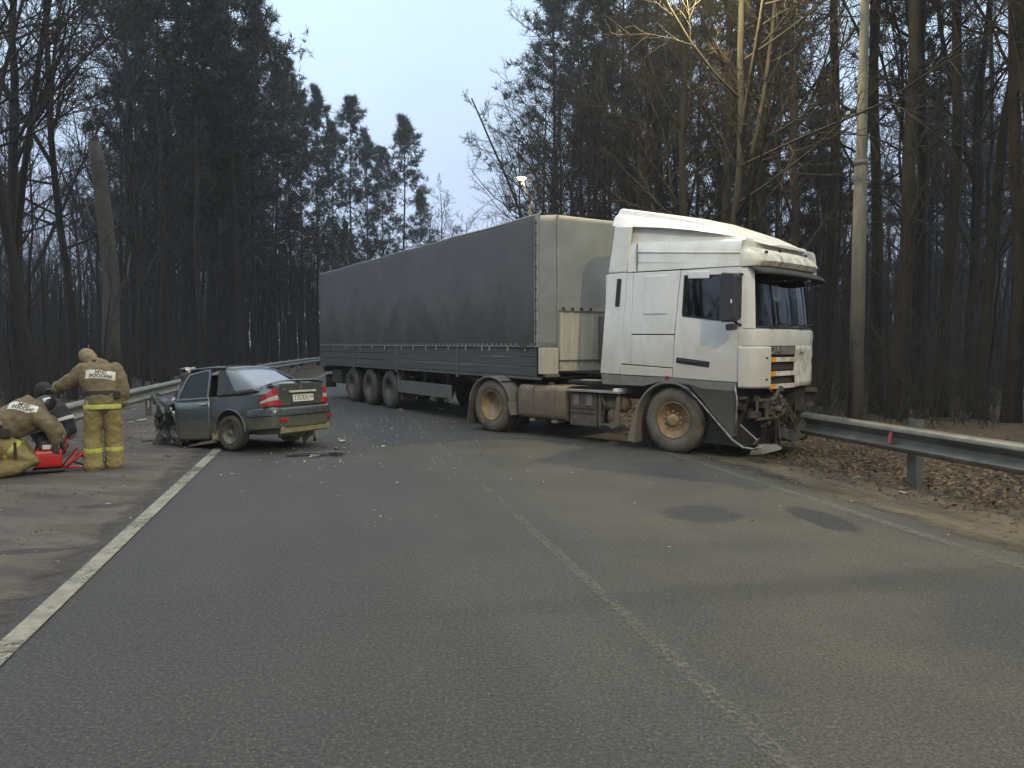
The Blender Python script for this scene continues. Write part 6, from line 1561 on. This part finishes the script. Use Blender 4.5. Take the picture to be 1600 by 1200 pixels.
m = MB(); m.tube([(.2, .02, .12), (.34, .1, .05), (.5, .22, .03), (.64, .5, .03), (.7, .9, .03)], .014, 6); m.build('hydraulic_hose', MT['black'], PU, True)

# ------------------------------------------------------------------ debris
def chip_mesh(seed, n=7, flat=.25):
    r = np.random.default_rng(seed); A = np.sort(r.uniform(0, 6.28, n)); rad = r.uniform(.55, 1, n); top = [(ra * math.cos(a), ra * math.sin(a) * .7, flat * r.uniform(.6, 1)) for a, ra in zip(A, rad)]
    return MB().loft([[(x * 1.05, y * 1.05, 0) for x, y, z in top], top]).mesh('chip')
CH = {}
for nm in ('debris_w', 'debris_d', 'red_lens', 'silver_tear', 'orange'):
    CH[nm] = []
    for q in range(4): me = chip_mesh(50 + q + 10 * len(CH), 6 + q, .3); me.materials.append(MT[nm]); CH[nm].append(me)
DEB = [  # px, py, size, material, label
    (535, 690, .17, 'debris_w', 'long pale plastic shard lying right of the car bumper'), (488, 714, .07, 'debris_w', 'cream plastic chip on the road behind the car'), (476, 722, .05, 'debris_w', 'small white chip nearest the viewer behind the car'),
    (545, 707, .045, 'debris_w', 'white chip on the road right of the dark bumper scrap'), (893, 739, .045, 'debris_w', 'lone white chip on the road in front of the truck steps'), (620, 755, .03, 'debris_w', 'tiny white chip left of the centre line'),
    (169, 788, .04, 'debris_w', 'small white bit on the muddy shoulder'), (1481, 837, .03, 'debris_w', 'tiny pale bit beside the right edge line'), (1046, 856, .022, 'debris_w', 'tiny white bit on the road between the oil stain and the centre line'),
    (1176, 814, .03, 'debris_d', 'dark crumb between the two oil stains'), (750, 711, .05, 'debris_d', 'dark crumb on the road beside the centre line'), (225, 622, .13, 'debris_w', 'pale strip lying under the left guardrail'),
    (222, 657, .16, 'debris_w', 'curved white plastic piece left of the car front'), (205, 660, .10, 'debris_w', 'white plastic sliver near the guardrail post'), (190, 680, .08, 'debris_d', 'dark scrap on the shoulder right of the standing person'),
    (345, 743, .04, 'debris_w', 'white chip beside the left edge line below the rear wheel'), (362, 741, .035, 'debris_w', 'second white chip just right of the one below the rear wheel'), (625, 640, .09, 'debris_w', 'pale chip beside the rear trailer wheels'), (690, 640, .11, 'debris_w', 'flat pale strip on the road under the trailer guard'), (1410, 770, .05, 'debris_w', 'pale stone beside the guardrail post'),
    (292, 700, .16, 'debris_d', 'black plastic scrap lying under the torn car sill'), (232, 690, .12, 'debris_d', 'black scrap on the ground left of the crushed car front'), (262, 714, .08, 'debris_d', 'small dark scrap below the crushed car front'), (527, 703, .13, 'debris_d', 'dark plastic scrap just below the long pale shard'),
    (508, 700, .10, 'debris_d', 'dark fragment between the bumper scrap and the car'), (210, 640, .10, 'silver_tear', 'crumpled bright metal scrap near the left guardrail post'), (335, 716, .06, 'silver_tear', 'small metal scrap beside the rear wheel on the line'), (566, 660, .06, 'debris_d', 'dark fragment on the road left of the trailer wheels')]
for px, py, sz, mt, lb in DEB:
    g = G(px, py); o = link('plastic_chip', random.choice(CH[mt]), None, None, (g.x, g.y, .008), (random.uniform(-.1, .1), random.uniform(-.1, .1), random.uniform(0, 6)))
    o.scale = (sz, sz * random.uniform(.4, .8), sz * .5); tag(o, lb, 'debris', 'crash debris on the road', 'thing')
# dark bumper scrap behind the car
g = G(494, 712); m = MB(); r7 = np.random.default_rng(77)
o = empty('bumper_scrap', (g.x, g.y, 0), .3, 'torn dark bumper scrap lying on the road behind the car', 'debris', 'crash debris on the road')
m.tube([(-.42, .02, .03), (-.2, .05, .05), (.05, .0, .04), (.3, -.06, .06), (.44, -.02, .03)], [(.02, .05), (.02, .07), (.015, .06), (.02, .05), (.01, .02)], 8, flat=((0, 0, 1), 1)); m.build('bumper_piece', MT['debris_d'], o, autosmooth=40)
for k in range(7):
    p = r7.uniform(-.3, .4); MB().box((p, r7.uniform(-.25, .2), .04), (r7.uniform(.05, .22), r7.uniform(.02, .08), r7.uniform(.02, .06)), (Vector(r7.normal(size=3)).normalized(), r7.uniform(0, .8))).build('broken_bracket', MT['debris_d' if k % 3 else 'chrome'], o, bevel=.004)
# glass crumbs and splinters too small and many to count
N_ = 760; V = []; F3 = []
for k in range(N_):
    if k < 520: px, py = random.gauss(570, 110), 622 + abs(random.gauss(0, 50)); 
    elif k < 700: px, py = random.gauss(250, 70), 640 + abs(random.gauss(20, 25))
    elif k < 725: px, py = random.uniform(150, 1250), random.uniform(690, 860)
    else: px, py = random.gauss(500, 45), random.gauss(705, 16)
    if py < 600: continue
    g = G(px, py); t, s = road_t(g.x, g.y)
    if t > 3.6 or t < -6.5: continue
    s_ = random.uniform(.005, .016) * (1.7 if random.random() < .08 else 1); a0 = random.uniform(0, 6.28); b = len(V); zb = .012
    for q in range(3): V.append((g.x + s_ * math.cos(a0 + q * 2.1), g.y + s_ * math.sin(a0 + q * 2.1), zb))
    V.append((g.x, g.y, zb + s_ * .9)); F3 += [(b, b + 1, b + 3), (b + 1, b + 2, b + 3), (b + 2, b, b + 3)]
tag(link('glass_crumbs', mesh_np('glass_crumbs', V, [np.array(F3)]), M('glass_crumbs', (.52, .52, .48), (.14, .14, .14), 3, .3)), 'crumbs of broken glass and plastic strewn over the road', 'debris', kind='stuff')

# loose stones and clods along both road edges
nv_ = 4600; r5 = np.random.default_rng(91); ss_ = r5.uniform(2.5, 22, nv_)
tt_ = np.where(r5.random(nv_) < .5, 3.55 + np.abs(r5.normal(size=nv_)) * .75, -3.75 - np.abs(r5.normal(size=nv_)) * 1.2)
P_ = np.array([rd(a, b)[:2] for a, b in zip(ss_, tt_)]); sz = r5.uniform(.004, .016, nv_) * np.where(r5.random(nv_) < .06, 2.2, 1)
oct_ = np.array([(1, 0, 0), (0, 1, 0), (-1, 0, 0), (0, -1, 0), (0, 0, .8), (0, 0, -.8)]); of = np.array([(0, 1, 4), (1, 2, 4), (2, 3, 4), (3, 0, 4), (1, 0, 5), (2, 1, 5), (3, 2, 5), (0, 3, 5)])
Vg = np.stack([P_[:, 0], P_[:, 1], np.full(nv_, .004)], 1)[:, None] + oct_[None] * sz[:, None, None] * r5.uniform(.6, 1.3, (nv_, 6, 1))
Fg = (of[None] + (np.arange(nv_) * 6)[:, None, None]).reshape(-1, 3)
tag(link('verge_gravel', mesh_np('verge_gravel', Vg.reshape(-1, 3), [Fg]), M('verge_stones', (.19, .165, .125), (.06, .05, .042), 1.5, .9)), 'loose stones and clods along both edges of the road', 'gravel', kind='stuff')
